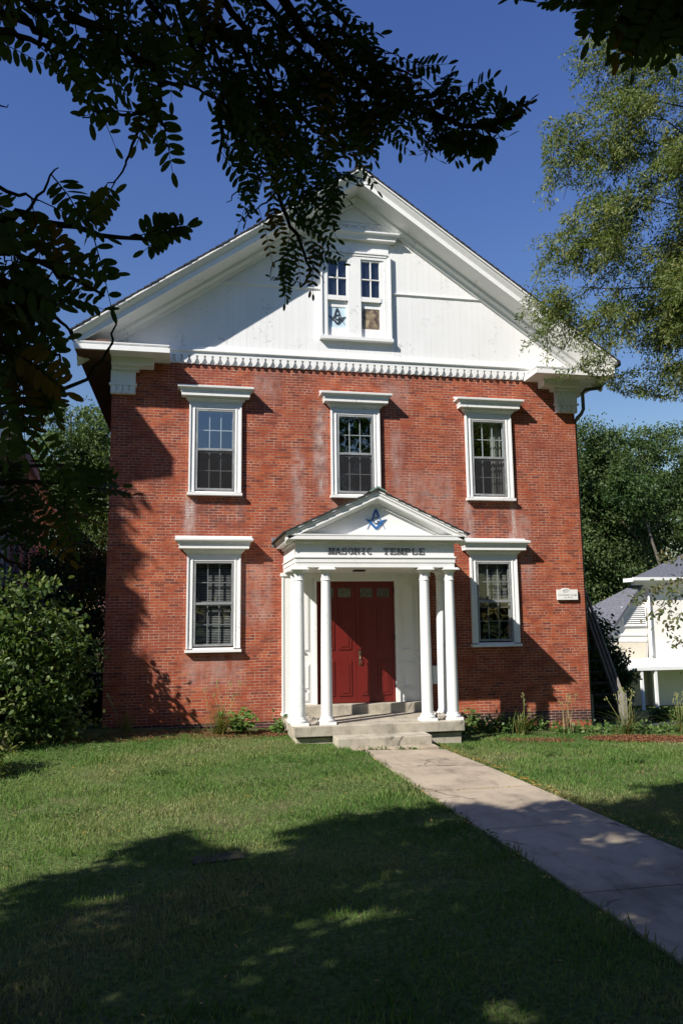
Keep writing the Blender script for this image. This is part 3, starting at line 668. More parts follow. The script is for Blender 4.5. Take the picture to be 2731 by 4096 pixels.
# door surround, panels and the double door
ds = MB()
ds.box(-1.40, 1.27, -.05, -.003, 3.27, 3.374); ds.box(-1.005, -.945, -.06, .15, .646, 3.27); ds.box(.765, .845, -.06, .15, .646, 3.27); ds.box(-.945, .765, -.06, .15, 3.205, 3.27)
ds.build('door_frame', WHITE, HALL)
for a, b in ((-1.44, -1.007), (.847, 1.29)):
    pn = MB(); pn.box(a, b, -.02, -.004, .646, 3.269)
    w_ = b - a
    for (z0, z1) in ((.70, .93), (.95, 1.48), (1.74, 3.15)):
        pn.box(a + .09, b - .09, -.032, -.02, z0, z1); pn.box(a + .12, b - .12, -.045, -.032, z0 + .03, z1 - .03)
    for z in (.94, 1.72): pn.box(a + .09, b - .2, -.07, -.02, z, z + .02)
    pn.build('side_panel', WHITE, HALL)
for sg in (-1, 1):
    D = empty('door', (0, -.035, 0), HALL); a, b = (-.943, -.093) if sg < 0 else (-.087, .763)
    d = MB(); d.box(a, b, .06, .10, .65, 3.20)
    cols = ((a + .10, a + .38), (b - .38, b - .10))
    for (x0, x1) in cols:
        for (z0, z1) in ((.80, 1.52), (1.76, 2.78)):
            for e, yy in ((0, .042), (.03, .058), (.06, .030)):
                if e == .03: continue
                d.box(x0 + e, x1 - e, yy, .06 if e == 0 else .042, z0 + e, z1 - e)
        fr = .02
        d.box(x0 - fr, x1 + fr, .05, .06, 2.86 - fr, 2.86); d.box(x0 - fr, x1 + fr, .05, .06, 3.06, 3.06 + fr); d.box(x0 - fr, x0, .05, .06, 2.86, 3.06); d.box(x1, x1 + fr, .05, .06, 2.86, 3.06)
    d.build('leaf', DOOR, D)
    for (x0, x1) in cols:
        gl = MB(); gl.quad((x0 + .002, .055, 2.862), (x1 - .002, .055, 2.862), (x1 - .002, .055, 3.058), (x0 + .002, .055, 3.058)); gl.build('glazed_light', plain('dark_patterned_glass', (.05, .045, .05), .15, .6, 0, .9, 24), D)
    hx = a if sg < 0 else b
    for z in (.95, 1.95, 2.95):
        hg = MB(); hg.box(hx - .02, hx + .02, .035, .06, z, z + .13); hg.build('hinge', BLACK, D)
    if sg > 0:
        kb = MB(); kx = a + .075
        kb.lathe((kx, .02, 1.67), [(.0, 0), (.022, .008), (.028, .025), (.02, .045), (0, .05)], 14); kb.box(kx - .022, kx + .022, .05, .06, 1.43, 1.75)
        kb.tube([(kx, .05, 1.62), (kx, .0, 1.60), (kx, -.015, 1.54), (kx, .0, 1.47), (kx, .05, 1.45)], .011, 8); kb.build('handle', METAL, D)
lf = MB(); lf.box(-.38, -.16, -1.3, -1.08, 3.345, 3.374); lf.build('ceiling_light', BLACK, HALL)
#==SMALL==
# lodge sign on the brick
SG = empty('lodge_sign', (4.80, -.045, 2.9)); tag(SG, 'small white painted board sign on the brick wall right of the porch', 'sign')
b = MB(); arc = [(-.25, -.125), (.25, -.125), (.25, .105)] + [(.06, .105)] + [(-.04 + .10 * math.cos(t), .105 + .032 * math.sin(t)) for t in np.linspace(.2, math.pi - .2, 8)] + [(-.14, .105), (-.25, .105)]
b.prism(arc, -.02, .02); b.build('board', SIGNW, SG)
def text(body, size, x, z, mat, parent):
    c = bpy.data.curves.new('lettering', 'FONT'); c.body = body; c.size = size; c.align_x = 'CENTER'; c.extrude = .001
    o0 = bpy.data.objects.new('lettering', c); COL.objects.link(o0); me = bpy.data.meshes.new_from_object(o0.evaluated_get(bpy.context.evaluated_depsgraph_get())); me.materials.clear(); me.materials.append(mat); bpy.data.objects.remove(o0)
    o = bpy.data.objects.new('lettering', me); COL.objects.link(o); o.parent = parent; o.location = (x, -.0215, z); o.rotation_euler = (math.pi / 2, 0, 0); return o
text('· Corinthian Lodge ·', .066, 0, -.035, SIGNT, SG); text('A.F. & A.M.', .045, .02, -.085, SIGNT, SG)
hm = MB(); ribbon(hm, [(-.12, .075), (-.06, .095), (.0, .10), (.06, .07)], [.01, .022, .018, .006], -.0222, -.0195); ribbon(hm, [(-.12, .055), (-.05, .06), (.02, .06)], .006, -.0222, -.0195); ribbon(hm, [(-.1, .04), (-.04, .04), (.0, .045)], .005, -.0222, -.0195); hm.build('clasped_hands', SIGNT, SG)
# stones left on the porch
def stone(x, y, z, r, seed, lab):
    rr = np.random.default_rng(seed); mb = MB(); prof = []
    vs = []; n1, n2 = 6, 9
    for i in range(n1):
        ph = math.pi * (i / (n1 - 1)); 
        for j in range(n2):
            th = 2 * math.pi * j / n2; k = r * (1 + .22 * rr.standard_normal()) if 0 < i < n1 - 1 else r
            vs.append((k * math.sin(ph) * math.cos(th), k * .8 * math.sin(ph) * math.sin(th), max(-.55 * r, -k * .85 * math.cos(ph))))
    fs = [(i * n2 + j, i * n2 + (j + 1) % n2, (i + 1) * n2 + (j + 1) % n2, (i + 1) * n2 + j) for i in range(n1 - 1) for j in range(n2)]
    mb.add(vs, fs); o = mb.build('stone', STONE, None, .008); o.location = (x, y, z + .55 * r); tag(o, lab, 'stone', 'stones kept on the porch slab')
stone(-1.31, -1.86, .476, .10, 1, 'rounded grey stone between the two left front columns'); stone(-1.30, -1.45, .468, .09, 2, 'smaller stone behind the front left corner column')
stone(1.14, -1.78, .476, .10, 3, 'blocky grey stone between the two right front columns')
mbx = MB(); mbx.box(1.56, 1.66, -.12, -.002, 1.0, 1.36); mbx.box(1.55, 1.67, -.13, -.002, 1.36, 1.38); tag(mbx.build('mailbox', WHITE), 'small white wall box half hidden behind the right porch columns', 'mailbox')
sl = MB(); sl.box(-.24, .24, -.11, .11, 0, .012); o = sl.build('stone_slab', plain('dark_sunk_stone', (.07, .06, .045), .95), None, .006); o.location = (-3.28, -8.7, float(gz(-3.28, -8.7)) + .006); o.rotation_euler = (0, 0, .2); tag(o, 'flat grey stone slab sunk in the shaded lawn', 'slab')
# outside wooden stair on the right side
ST = empty('wooden_stair', (6.2, .6, float(gz(6.2, .6)))); tag(ST, 'weathered wooden outside stair with sloping rails beside the right brick wall', 'stair')
STI = -np.array(ST.location)
def srel(p): return tuple(np.array(p) + STI)
pA = at(1430, 1600, .57); pA[0] = 6.4; top = np.array([6.4, 2.25, 3.35]); dirv = top - np.array([6.4, .57, .52])
for xx in (6.4, 5.55):
    for off in (0, -.32, -.62):
        r_ = MB(); r_.beam(srel((xx, .57, .52 + off)), srel((xx, 2.25, 3.35 + off)), .04, .075); r_.build('rail', WOODG, ST)
    po = MB(); po.box(*(np.array([xx - .05, xx + .05]) + STI[0]), *(np.array([.5, .62]) + STI[1]), -.1, .75); po.build('post', WOODG, ST)
for k in range(11):
    t = (k + .5) / 11; p = np.array([5.98, .57 + 1.68 * t, .52 - .9 + 2.83 * t]); tr = MB(); q = np.array(srel(p)); tr.box(q[0] - .42, q[0] + .42, q[1] - .13, q[1] + .13, q[2] - .02, q[2] + .02); tr.build('tread', BARK_D, ST)
ld = MB(); q = np.array(srel((5.98, 3.0, 2.45))); ld.box(q[0] - .45, q[0] + .45, q[1] - .75, q[1] + .8, q[2] - .08, q[2]); 
for dx in (-.4, .4):
    for dy in (-.65, .7): ld.box(q[0] + dx - .05, q[0] + dx + .05, q[1] + dy - .05, q[1] + dy + .05, -.6, q[2] - .08)
ld.build('landing', WOODG, ST)
# ------------------------------------------------------------------ neighbour on the left
NB = empty('clapboard_house', (-9.5, 0, float(gz(-9.5, 0)))); tag(NB, 'pale grey clapboard house with tall white windows at the left edge', 'house')
NBI = -np.array(NB.location)
th = math.atan2(-.0924, .9957)         # house axis leans a little to the left
ax = np.array([-.0924, .9957, 0]); pr = np.array([-.9957, -.0924, 0])   # along the wall, into the house
O = np.array([-7.52, -.4, 0])
def nb(s, t, z): return O + ax * s + pr * t + np.array([0, 0, z]) + NBI
def nbox(mb, s0, s1, t0, t1, z0, z1):
    return mb.add([nb(s, t, z) for z in (z0, z1) for t in (t0, t1) for s in (s0, s1)], [(0, 1, 3, 2), (4, 6, 7, 5), (0, 4, 5, 1), (2, 3, 7, 6), (0, 2, 6, 4), (1, 5, 7, 3)])
wl = MB(); z = -.3; SE = 14.0
while z < 6.05:                         # lapped boards
    for (sa_, ta, sb_, tb) in ((0, 0, SE, 0), (SE, 0, SE, 7), (0, 7, 0, 0)):
        e = .018
        A, B = nb(sa_, ta, z), nb(sb_, tb, z); nrm = np.cross(B - A, (0, 0, 1)); nrm = nrm / np.linalg.norm(nrm)
        wl.add([A + nrm * e, B + nrm * e, nb(sb_, tb, z + .115), nb(sa_, ta, z + .115), A, B], [(0, 1, 2, 3), (0, 4, 5, 1)])
    z += .115
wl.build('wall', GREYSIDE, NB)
ea = MB(); nbox(ea, -.3, SE + .3, -.32, .05, 5.98, 6.22); nbox(ea, -.35, SE + .35, -.42, -.3, 6.2, 6.42); nbox(ea, 0, SE, -.05, .0, 5.6, 5.97); ea.build('eave', WHITE, NB)
ro = MB(); ro.add([nb(-.4, -.45, 6.43), nb(SE + .4, -.45, 6.43), nb(SE + .4, 3.5, 9.3), nb(-.4, 3.5, 9.3), nb(SE + .4, 7.4, 6.43), nb(-.4, 7.4, 6.43)], [(0, 1, 2, 3), (3, 2, 4, 5), (0, 3, 5), (1, 4, 2)]); ro.build('roof', SHINGLE, NB)
for s in (2.4, 4.5, 6.6, 8.6, 10.6):
    for z0 in (.9, 3.25):
        wi = MB(); nbox(wi, s, s + .14, -.06, .02, z0, z0 + 1.75); nbox(wi, s + .86, s + 1.0, -.06, .02, z0, z0 + 1.75); nbox(wi, s + .14, s + .86, -.06, .02, z0 + 1.63, z0 + 1.75); nbox(wi, s + .14, s + .86, -.06, .02, z0, z0 + .1)
        o = wi.build('window', WHITE, NB); pa = MB(); nbox(pa, s + .14, s + .86, -.025, .02, z0 + .1, z0 + 1.63); pa.build('pane', GLASS_D, o)
# taller front block (its gable corner shades the hall's left side)
fb = MB(); KC = 3.3; cx_, cy_, cz_ = -3.956 - SX * KC, -KC, 5.386 + SZ * KC
A0 = np.array([cx_, cy_, 0]) + NBI
def fbp(s, t, z): return A0 + ax * s + pr * t + np.array([0, 0, z])
def fbox(mb, s0, s1, t0, t1, z0, z1): return mb.add([fbp(s, t, z) for z in (z0, z1) for t in (t0, t1) for s in (s0, s1)], [(0, 1, 3, 2), (4, 6, 7, 5), (0, 4, 5, 1), (2, 3, 7, 6), (0, 2, 6, 4), (1, 5, 7, 3)])
fbox(fb, .5, 5.2, .55, 7.5, -.5, cz_ + .1); fbox(fb, 0, 5.4, 0, .6, cz_, cz_ + .35); fbox(fb, 0, .55, .6, 1.6, cz_, cz_ + .35)
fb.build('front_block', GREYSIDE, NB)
fr = MB(); fr.add([fbp(0, -.05, cz_ + .36), fbp(5.5, -.05, cz_ + .36), fbp(5.5, 4, cz_ + 5.5), fbp(0, 4, cz_ + 5.5), fbp(5.5, 8.1, cz_ + .36), fbp(0, 8.1, cz_ + .36)], [(0, 1, 2, 3), (3, 2, 4, 5), (0, 3, 5), (1, 4, 2), (0, 5, 4, 1)]); fr.build('front_roof', SHINGLE, NB)
sh = MB(); SHL = at(236, 1320, 20); sh.box(-1.5, 1.5, 0, 3, -4, -.1); sh.add([(-1.7, -.2, -.1), (1.7, -.2, -.1), (1.7, 1.5, 1.1), (-1.7, 1.5, 1.1), (1.7, 3.2, -.1), (-1.7, 3.2, -.1)], [(0, 1, 2, 3), (3, 2, 4, 5), (0, 3, 5), (1, 4, 2)])
o = sh.build('shed', plain('dull_red_shed', (.22, .12, .12), .8)); o.location = (SHL[0] + 1.2, 20, SHL[2] + .1); tag(o, 'small dull red shed roof glimpsed behind the left trees', 'shed')
# ------------------------------------------------------------------ white house on the right
RH = empty('white_house', (18, 15.5, -1.7)); tag(RH, 'cream white house with grey roofs and slim porch posts at the right', 'house')
RHI = -np.array(RH.location); YH = 15.5
def hp(px, py, Y=YH): return at(px, py, Y) + RHI
def facepoly(mb, pix, Y, thick=.2):
    pts = [hp(px, py, Y) for px, py in pix]; n = len(pts)
    bk_ = [p + np.array([0, thick, 0]) for p in pts]
    return mb.add(pts + bk_, [tuple(range(n)), tuple(range(2 * n - 1, n - 1, -1))] + [(i, n + i, n + (i + 1) % n, (i + 1) % n) for i in range(n)])
x_c = at(1486, 1400, YH)[0]; zl = lambda py: at(1486, py, YH)[2]
mb = MB(); mb.box(x_c + RHI[0], x_c + 8 + RHI[0], 0, .8, zl(1640) + RHI[2] - .4, zl(1330) + RHI[2]); mb.build('main_wall', CREAM, RH)
mb = MB(); facepoly(mb, [(1374, 1516), (1486, 1516), (1486, 1342), (1476, 1340), (1390, 1478)], YH + .05, .4); mb.build('gable_wall', CREAM, RH)
mb = MB(); facepoly(mb, [(1392, 1515), (1483, 1515), (1483, 1472), (1392, 1472)], YH + .03, .02); mb.build('lower_panel', CREAM2, RH)
mb = MB(); facepoly(mb, [(1374, 1484), (1478, 1333), (1486, 1333), (1486, 1346), (1480, 1346), (1385, 1484)], YH - .12, .3); facepoly(mb, [(1395, 1455), (1484, 1455), (1484, 1460), (1395, 1460)], YH + .01, .04); facepoly(mb, [(1395, 1469), (1484, 1469), (1484, 1474), (1395, 1474)], YH + .01, .04); mb.build('trim', WHITE, RH)
mb = MB(); R0 = [hp(1374, 1488, YH - .25), hp(1481, 1329, YH - .25), hp(1345, 1399, YH + 2), hp(1322, 1462, YH + 2)]
mb.add(R0 + [p + np.array([.02, .02, -.15]) for p in R0], [(0, 1, 2, 3), (7, 6, 5, 4), (0, 4, 5, 1), (1, 5, 6, 2), (2, 6, 7, 3), (3, 7, 4, 0)]); mb.build('wing_roof', SHINGLE_G, RH)
mb = MB(); e0 = hp(1452, 1327, YH - .5); ez = e0[2]; x1 = x_c + 8.5 + RHI[0]
mb.add([(e0[0], -.5, ez), (x1, -.5, ez), (x1 + 1, 3, ez + 1.45), (e0[0] + 5.2, 3, ez + 1.45), (x1, 6.5, ez), (e0[0] + 2.2, 3, ez - .2), (e0[0] + 2.6, 6.5, ez)], [(0, 1, 2, 3), (3, 2, 4, 6), (0, 3, 5)]); mb.build('main_roof', SHINGLE_G, RH)
mb = MB(); mb.box(e0[0], x1, -.55, .3, ez - .17, ez - .005); mb.box(e0[0] - .06, x1, -.62, -.55, ez - .12, ez + .02); mb.box(e0[0] + .2, x1, -.25, .0, ez - .32, ez - .171); mb.build('eave', WHITE, RH)
mb = MB()
v0, v1 = hp(1431, 1436, YH), hp(1479, 1395, YH)
mb.box(v0[0] - .05, v0[0], -.03, .04, v0[2], v1[2]); mb.box(v1[0], v1[0] + .05, -.03, .04, v0[2], v1[2]); mb.box(v0[0] - .05, v1[0] + .05, -.03, .04, v1[2], v1[2] + .05); mb.box(v0[0] - .05, v1[0] + .05, -.03, .04, v0[2] - .05, v0[2])
nz = 9
for i in range(nz):
    z = v0[2] + (v1[2] - v0[2]) * (i + .5) / nz; mb.add([(v0[0], -.03, z - .04), (v1[0], -.03, z - .04), (v1[0], .04, z + .03), (v0[0], .04, z + .03)], [(0, 1, 2, 3)])
mb.box(v0[0], v1[0], .041, .047, v0[2], v1[2]); mb.build('louvre_vent', WHITE, RH)
mb = MB(); d0 = hp(1487, 1350, YH - .1); d1 = hp(1490, 1512, YH - .1); d2 = hp(1440, 1520, YH - .1); mb.tube([d0, (d0[0], d0[1], d1[2] + .15), (d0[0] - .05, d0[1], d1[2]), d2], .05, 8); mb.build('downspout', WHITE, RH)
mb = MB(); r0 = hp(1420, 1534, YH - 1.5); mb.add([(r0[0], -1.5, r0[2]), (x1, -1.5, r0[2]), (x1, 0.03, r0[2] + .28), (r0[0], 0.03, r0[2] + .28), (r0[0], -1.5, r0[2] - .14), (x1, -1.5, r0[2] - .14), (x1, .03, r0[2] - .14), (r0[0], .03, r0[2] - .14)], [(0, 1, 2, 3), (4, 5, 1, 0), (7, 6, 5, 4), (0, 3, 7, 4)]); mb.build('porch_roof', WHITE, RH)
for px in (1471, 1503, 1580, 1630):
    mb = MB(); a = hp(px, 1537, YH - 1.4); mb.box(a[0] - .055, a[0] + .055, -1.46, -1.35, -1.2, a[2] + .02); mb.build('porch_post', WHITE, RH)
mb = MB(); a = hp(1300, 1640, YH); mb.box(a[0], x1, .35, .45, -1.4, hp(1486, 1520)[2] - .2); mb.build('porch_wall', CREAM2, RH)
mb = MB(); mb.box(hp(1340, 1640)[0] - 1.2, hp(1395, 1640)[0] - .6, .1, .3, hp(1360, 1648, 15.6)[2] - .1, hp(1360, 1622, 15.6)[2]); mb.build('low_white_wall', WHITE, RH)
#==PLANTS==
def make_trunk(mb, base, top, r, n=8, bend=.25, seed=0):
    rr = np.random.default_rng(seed); base = np.array(base, float); top = np.array(top, float)
    pts = [base + (top - base) * t + np.array([*(rr.standard_normal(2) * bend * t * (1 - t) * 2), 0]) for t in np.linspace(0, 1, n)]
    mb.tube(pts, [r * (1 - .75 * t) * (1.35 if t == 0 else 1) for t in np.linspace(0, 1, n)], 10); return pts
def crown_leaves(blobs, n_clump, per, spread, L, W, seed, flat=.6, accept=None, droop=0.0, shape=LEAF6, up=.7):
    """leaves in clumps through the shell of several ellipsoids; returns vertex blocks, tints, clump centres"""
    rr = np.random.default_rng(seed); CC = []
    wts = np.array([b[3] * b[4] * b[5] for b in blobs]) ** .67; wts = wts / wts.sum()
    while len(CC) < n_clump:
        b = blobs[rr.choice(len(blobs), p=wts)]; d = unit(rr.standard_normal(3)); k = rr.uniform(.25, 1.06) ** .5
        p = np.array(b[:3]) + d * k * np.array(b[3:6])
        if accept is None or accept(p[None])[0]: CC.append(p)
    CC = np.array(CC); sz = rr.uniform(.6, 1.35, n_clump)
    idx = np.repeat(np.arange(n_clump), per); N = len(idx)
    off = rr.standard_normal((N, 3)) * spread * sz[idx][:, None] * np.array([1, 1, flat])
    if droop: off[:, 2] -= np.abs(rr.standard_normal(N)) * droop
    P_ = CC[idx] + off
    A = rr.standard_normal((N, 3)); A[:, 2] -= .5 + droop
    Nn = rr.standard_normal((N, 3)) * .8; Nn[:, 2] += up
    tint = np.clip(.5 + .22 * rr.standard_normal(N) + .18 * rr.standard_normal(n_clump)[idx], 0, 1)
    if accept is not None:
        ok = accept(P_); P_, A, Nn, tint = P_[ok], A[ok], Nn[ok], tint[ok]; N = len(P_)
    s = rr.uniform(.7, 1.3, N)
    return leaf_verts(P_, A, Nn, L * s, W * s, shape), tint, CC
def limbs_to(mb, trunk, CC, r, k, seed):
    rr = np.random.default_rng(seed)
    for i in rr.choice(len(CC), min(k, len(CC)), replace=False):
        t = trunk[int(rr.integers(len(trunk) // 2, len(trunk)))]; c = CC[i]; mid = (t + c) / 2 + np.array([0, 0, .15 * np.linalg.norm(c - t)]) + rr.standard_normal(3) * .1
        mb.tube([t, mid, c], [r, r * .6, r * .2], 6)
def tree(name, label, cat, base, top, r, blobs, n_clump, per, spread, L, W, mat, seed, bark=BARK, group=None, flat=.6, limbs=30, accept=None, droop=0, shape=LEAF6, up=.7):
    base = np.array(base, float); base[2] = float(gz(base[0], base[1])) - .05 if base[2] is None or base[2] < -90 else base[2]
    T = empty(name, tuple(base)); tag(T, label, cat, group)
    tr = MB(); tp = make_trunk(tr, base, top, r, seed=seed)
    V, tint, CC = crown_leaves(blobs, n_clump, per, spread, L, W, seed, flat, accept, droop, shape, up)
    limbs_to(tr, tp, CC, r * .35, limbs, seed)
    tr.v = [tuple(np.array(v) - base) for v in tr.v]; tr.build('trunk', bark, T)
    fast_mesh('crown', V - base.astype(np.float32), 0, mat, tint, T)
    return T
LV_MID = leaf_mat('mid_green_leaf', [(.045, .088, .020), (.070, .122, .028), (.11, .165, .042)], .3)
LV_BACK = leaf_mat('woodland_leaf', [(.046, .080, .028), (.074, .114, .038), (.112, .155, .052)], .3)
LV_DARK = leaf_mat('dark_green_leaf', [(.022, .048, .013), (.036, .070, .017), (.058, .098, .026)], .25)
LV_WIL = leaf_mat('yellow_green_willow_leaf', [(.070, .110, .030), (.115, .150, .043), (.21, .215, .074)], .35)
LV_VIB = leaf_mat('viburnum_leaf', [(.038, .080, .018), (.075, .135, .032), (.155, .21, .062)], .3)
LV_VBR = leaf_mat('sunlit_viburnum_leaf', [(.034, .070, .017), (.080, .128, .034), (.18, .215, .072)], .3)
LV_RHO = leaf_mat('rhododendron_leaf', [(.06, .09, .02), (.11, .13, .035), (.17, .17, .05)], .25)
LV_CRAB = leaf_mat('crabapple_leaf', [(.06, .085, .03), (.10, .12, .045), (.17, .15, .075)], .3)
LV_LOC = leaf_mat('locust_leaf', [(.028, .056, .014), (.045, .078, .018), (.060, .092, .022), (.14, .085, .016)], .25, .6)
# trees behind, left
tree('walnut_tree', 'tall sunlit green tree between the grey house and the hall', 'tree', (-8.6, 16, -99), (-8.4, 16.4, 9), .28,
     [(-8.6, 16, 8.4, 1.7, 2, 2.9), (-7.2, 16.5, 9.0, 2.0, 2, 2.4), (-8.4, 15, 5.4, 2.0, 1.8, 2.6), (-6.6, 16, 6.0, 1.8, 2, 2.6), (-7.6, 14.6, 3.0, 1.8, 1.6, 2.2)], 520, 110, .28, .16, .06, LV_BACK, 11)
tree('evergreen_shrub', 'dark shaded evergreen shrub beside the left brick corner', 'shrub', (-6.9, 1.6, -99), (-6.8, 1.7, 3.0), .10,
     [(-6.7, 1.6, 2.0, .9, 1.0, 2.0), (-7.4, 3.2, 2.3, 1.0, 1.2, 2.2), (-6.3, .7, .9, .7, .7, .9), (-6.6, 5.0, 2.6, 1.0, 1.4, 2.4), (-6.2, 2.2, .9, .8, .9, 1.1), (-7.4, 1.8, 1.0, .9, .8, 1.2), (-6.3, 4.0, 1.2, .8, .9, 1.3)], 330, 60, .20, .10, .05, LV_DARK, 12)
VIB_SUNNY = [(-6.6, -1.6, 2.40, .95, .9, .90), (-7.6, -1.8, 2.55, .9, .9, .9), (-5.95, -1.5, 1.6, .65, .8, .8), (-6.7, -1.9, 1.2, .9, .9, 1.0), (-7.7, -2.1, 1.1, .9, .9, 1.0), (-5.9, -1.5, .85, .5, .6, .65)]
tree('viburnum_shrub', 'big rounded viburnum shrub with sunlit leaves left of the hall', 'shrub', (-6.7, -1.5, -99), (-6.7, -1.4, 2.2), .07, VIB_SUNNY, 330, 42, .17, .100, .062, LV_VBR, 13, shape=LEAF6, up=1.1)
tree('rhododendron_bush', 'low yellowish rhododendron bush at the left edge of the lawn', 'bush', (-6.55, -4.1, -99), (-6.5, -4.1, .6), .04, [(-6.45, -4.1, .50, .48, .5, .45), (-6.9, -4.1, .7, .5, .5, .55)], 70, 24, .11, .10, .03, LV_RHO, 14)
# trees behind, right
RT = 'trees behind the white house'
tree('maple_tree', 'bushy dark green tree nearest the right brick wall', 'tree', (16.6, 22, -2.2), (17.2, 22, 9), .30, [(15.2, 22, 9.0, 2.6, 2.5, 2.4), (17.2, 21.5, 10.4, 2.8, 2.5, 2.6), (15.0, 21, 5.4, 2.6, 2.2, 2.6), (17.8, 21.5, 6.0, 2.8, 2.4, 3.0), (14.2, 21, 2.5, 2.4, 2.2, 2.4), (17.5, 21, 2.5, 2.4, 2.2, 2.4), (19, 22.5, 7.5, 2.2, 2, 4)], 760, 120, .36, .17, .08, LV_BACK, 21, group=RT)
tree('maple_tree', 'broad dark green tree behind the grey roofed main block', 'tree', (22.6, 24, -2.4), (22.2, 24, 10), .32, [(21.2, 24, 10.4, 2.6, 2.5, 3.0), (23.6, 24, 11.0, 3.0, 2.6, 3.0), (20.6, 23.5, 7.0, 2.4, 2.2, 2.6), (23.5, 23.5, 7.0, 3.0, 2.6, 3.0), (21, 23.5, 3.4, 2.6, 2, 2.4), (26.5, 24, 8, 2.6, 2.6, 4), (19.2, 24.5, 8.5, 2.2, 2, 4.5)], 760, 120, .36, .17, .08, LV_BACK, 22, group=RT)
tt = MB(); b0 = at(1512, 1290, 18); t0 = at(1476, 1180, 18); b1 = b0 + (b0 - t0) * 2.2; b1[2] = -2.6
LT = empty('leaning_tree', tuple(b1)); tag(LT, 'pale leaning trunk tree in front of the dark woods at right', 'tree', RT)
t2 = t0 + (t0 - b0) * .5; tt.tube([np.array(p) - b1 for p in (b1, b0, t0, t2)], [.085, .075, .055, .02], 9); tt.build('trunk', plain('pale_bark', (.13, .115, .095), .9, .1, 0, .4, 9), LT)
V, tint, CC = crown_leaves([(t2[0], 18, t2[2] - .2, 1.5, 1.2, 1.3)], 60, 60, .28, .2, .08, LV_DARK and 23); fast_mesh('crown', V - b1.astype(np.float32), 0, LV_DARK, tint, LT)
# lilac by the right corner, hedge
tree('lilac_shrub', 'dark upright lilac shrub behind the stair by the right brick corner', 'shrub', (8.1, 5.0, -99), (8.1, 5.0, 1.4), .08, [(8.1, 5, 1.0, .80, .9, 1.4), (8.6, 5.2, .4, .70, .8, 1.1), (8.0, 4.8, .0, .7, .7, 1.2), (7.9, 5, 1.9, .5, .6, .7)], 300, 40, .15, .11, .065, LV_DARK, 25)
hv = rng.uniform(0, 1, (5200, 3)); hx = np.stack([8.5 + hv[:, 0] * 3.2, 2.35 + hv[:, 1] * .6, np.zeros(5200)], -1); hx[:, 2] = gz(hx[:, 0], hx[:, 1]) + hv[:, 2] * .34
o = fast_mesh('low_hedge', leaf_verts(hx, rng.standard_normal((5200, 3)), rng.standard_normal((5200, 3)) + (0, 0, .8), .09, .045, LEAF4), 0, LV_MID, rng.uniform(0, 1, 5200)); tag(o, 'low clipped green hedge along the drive before the porch posts', 'hedge')
tree('yew_bush', 'dark bush crowding the porch at the right edge', 'bush', (13.0, 6.6, -99), (13.0, 6.6, .3), .06, [(13.3, 6.6, .2, .7, .7, .85), (14.2, 6.8, .4, .9, .8, 1.1)], 90, 40, .16, .10, .03, LV_DARK, 26)
# fine-leaved tree over the right eave
WIL_EDGE = [(1232, 95), (1300, 165), (1285, 225), (1215, 265), (1245, 330), (1250, 410), (1215, 480), (1185, 590), (1215, 640), (1160, 690), (1200, 760), (1190, 815), (1240, 800), (1235, 880), (1300, 870), (1330, 845), (1380, 880), (1440, 910), (1700, 930), (1700, -300), (1480, -300), (1400, 40)]
def wil_ok(P_):
    x, y, z = project(P_); return (inpoly(x, y, WIL_EDGE) | (x > 1590)) & (z > 0)
WB = empty('weeping_tree', (10.2, -3.3, float(gz(10.2, -3.3)))); tag(WB, 'airy yellow green weeping tree hanging over the right eave', 'tree')
WBI = np.array(WB.location)
tr = MB(); wp = make_trunk(tr, WBI, (9.2, -3.5, 11.5), .30, seed=31)
_, _, C1 = crown_leaves([(8.2, -3.6, 12.2, 4.6, 1.6, 3.8), (6.6, -3.6, 10.0, 4.2, 1.3, 2.6), (6.2, -3.5, 8.2, 3.4, 1.2, 1.8), (9.5, -3.6, 8.5, 3.4, 1.6, 2.6)], 1500, 2, .1, .1, .03, 31, .9, wil_ok)
rr = np.random.default_rng(6); hub = C1[rr.choice(len(C1), 330, replace=False)]      # sprays gather round a few hundred twigs
V1 = []; T1 = []; PER = 62; spr = []
for k_ in range(5400):
    h_ = hub[rr.integers(len(hub))]; s0 = h_ + rr.standard_normal(3) * (.22, .22, .16)
    dv_ = unit(np.array([-.75 + rr.normal() * .6, rr.normal() * .5, .05 + rr.normal() * .35])); ln = rr.uniform(.35, .85); tt_ = np.sort(rr.uniform(0, 1, PER))
    pts = s0 + dv_ * ln * tt_[:, None] + np.array([0, 0, -.55]) * ln * (tt_ ** 2)[:, None]; spr.append((s0, s0 + dv_ * ln * .5 + (0, 0, -.14 * ln), s0 + dv_ * ln + (0, 0, -.55 * ln)))
    Q = pts + rr.standard_normal((PER, 3)) * .055; Q = Q[wil_ok(Q)]; n_ = len(Q)
    if n_ == 0: continue
    V1.append(leaf_verts(Q, rr.standard_normal((n_, 3)) * .7 + dv_ * .5 - (0, 0, .6), rr.standard_normal((n_, 3)) + (-.4, -.3, .5), .084 * rr.uniform(.7, 1.3, n_), .027 * rr.uniform(.8, 1.2, n_), LEAF4)); T1.append(np.clip(rr.normal(.5, .18) + .2 * rr.standard_normal(n_), 0, 1))
V1 = np.concatenate(V1); T1 = np.concatenate(T1)
for a_, b_, c_ in spr[::2]:
    if wil_ok(np.array([a_, b_, c_])).all(): tr.tube([a_, b_, c_], [.007, .005, .003], 4)
rr = np.random.default_rng(5)
for i in rr.choice(len(C1), 120, replace=False):          # thin hanging twigs
    c = C1[i]; s = c + np.array([rr.uniform(.1, .6), rr.uniform(-.2, .2), rr.uniform(.25, .55)]); tr.tube([s, (s + c) / 2 + (0, 0, .06), c, c + np.array([-.08, 0, -.28])], [.010, .008, .006, .003], 5)
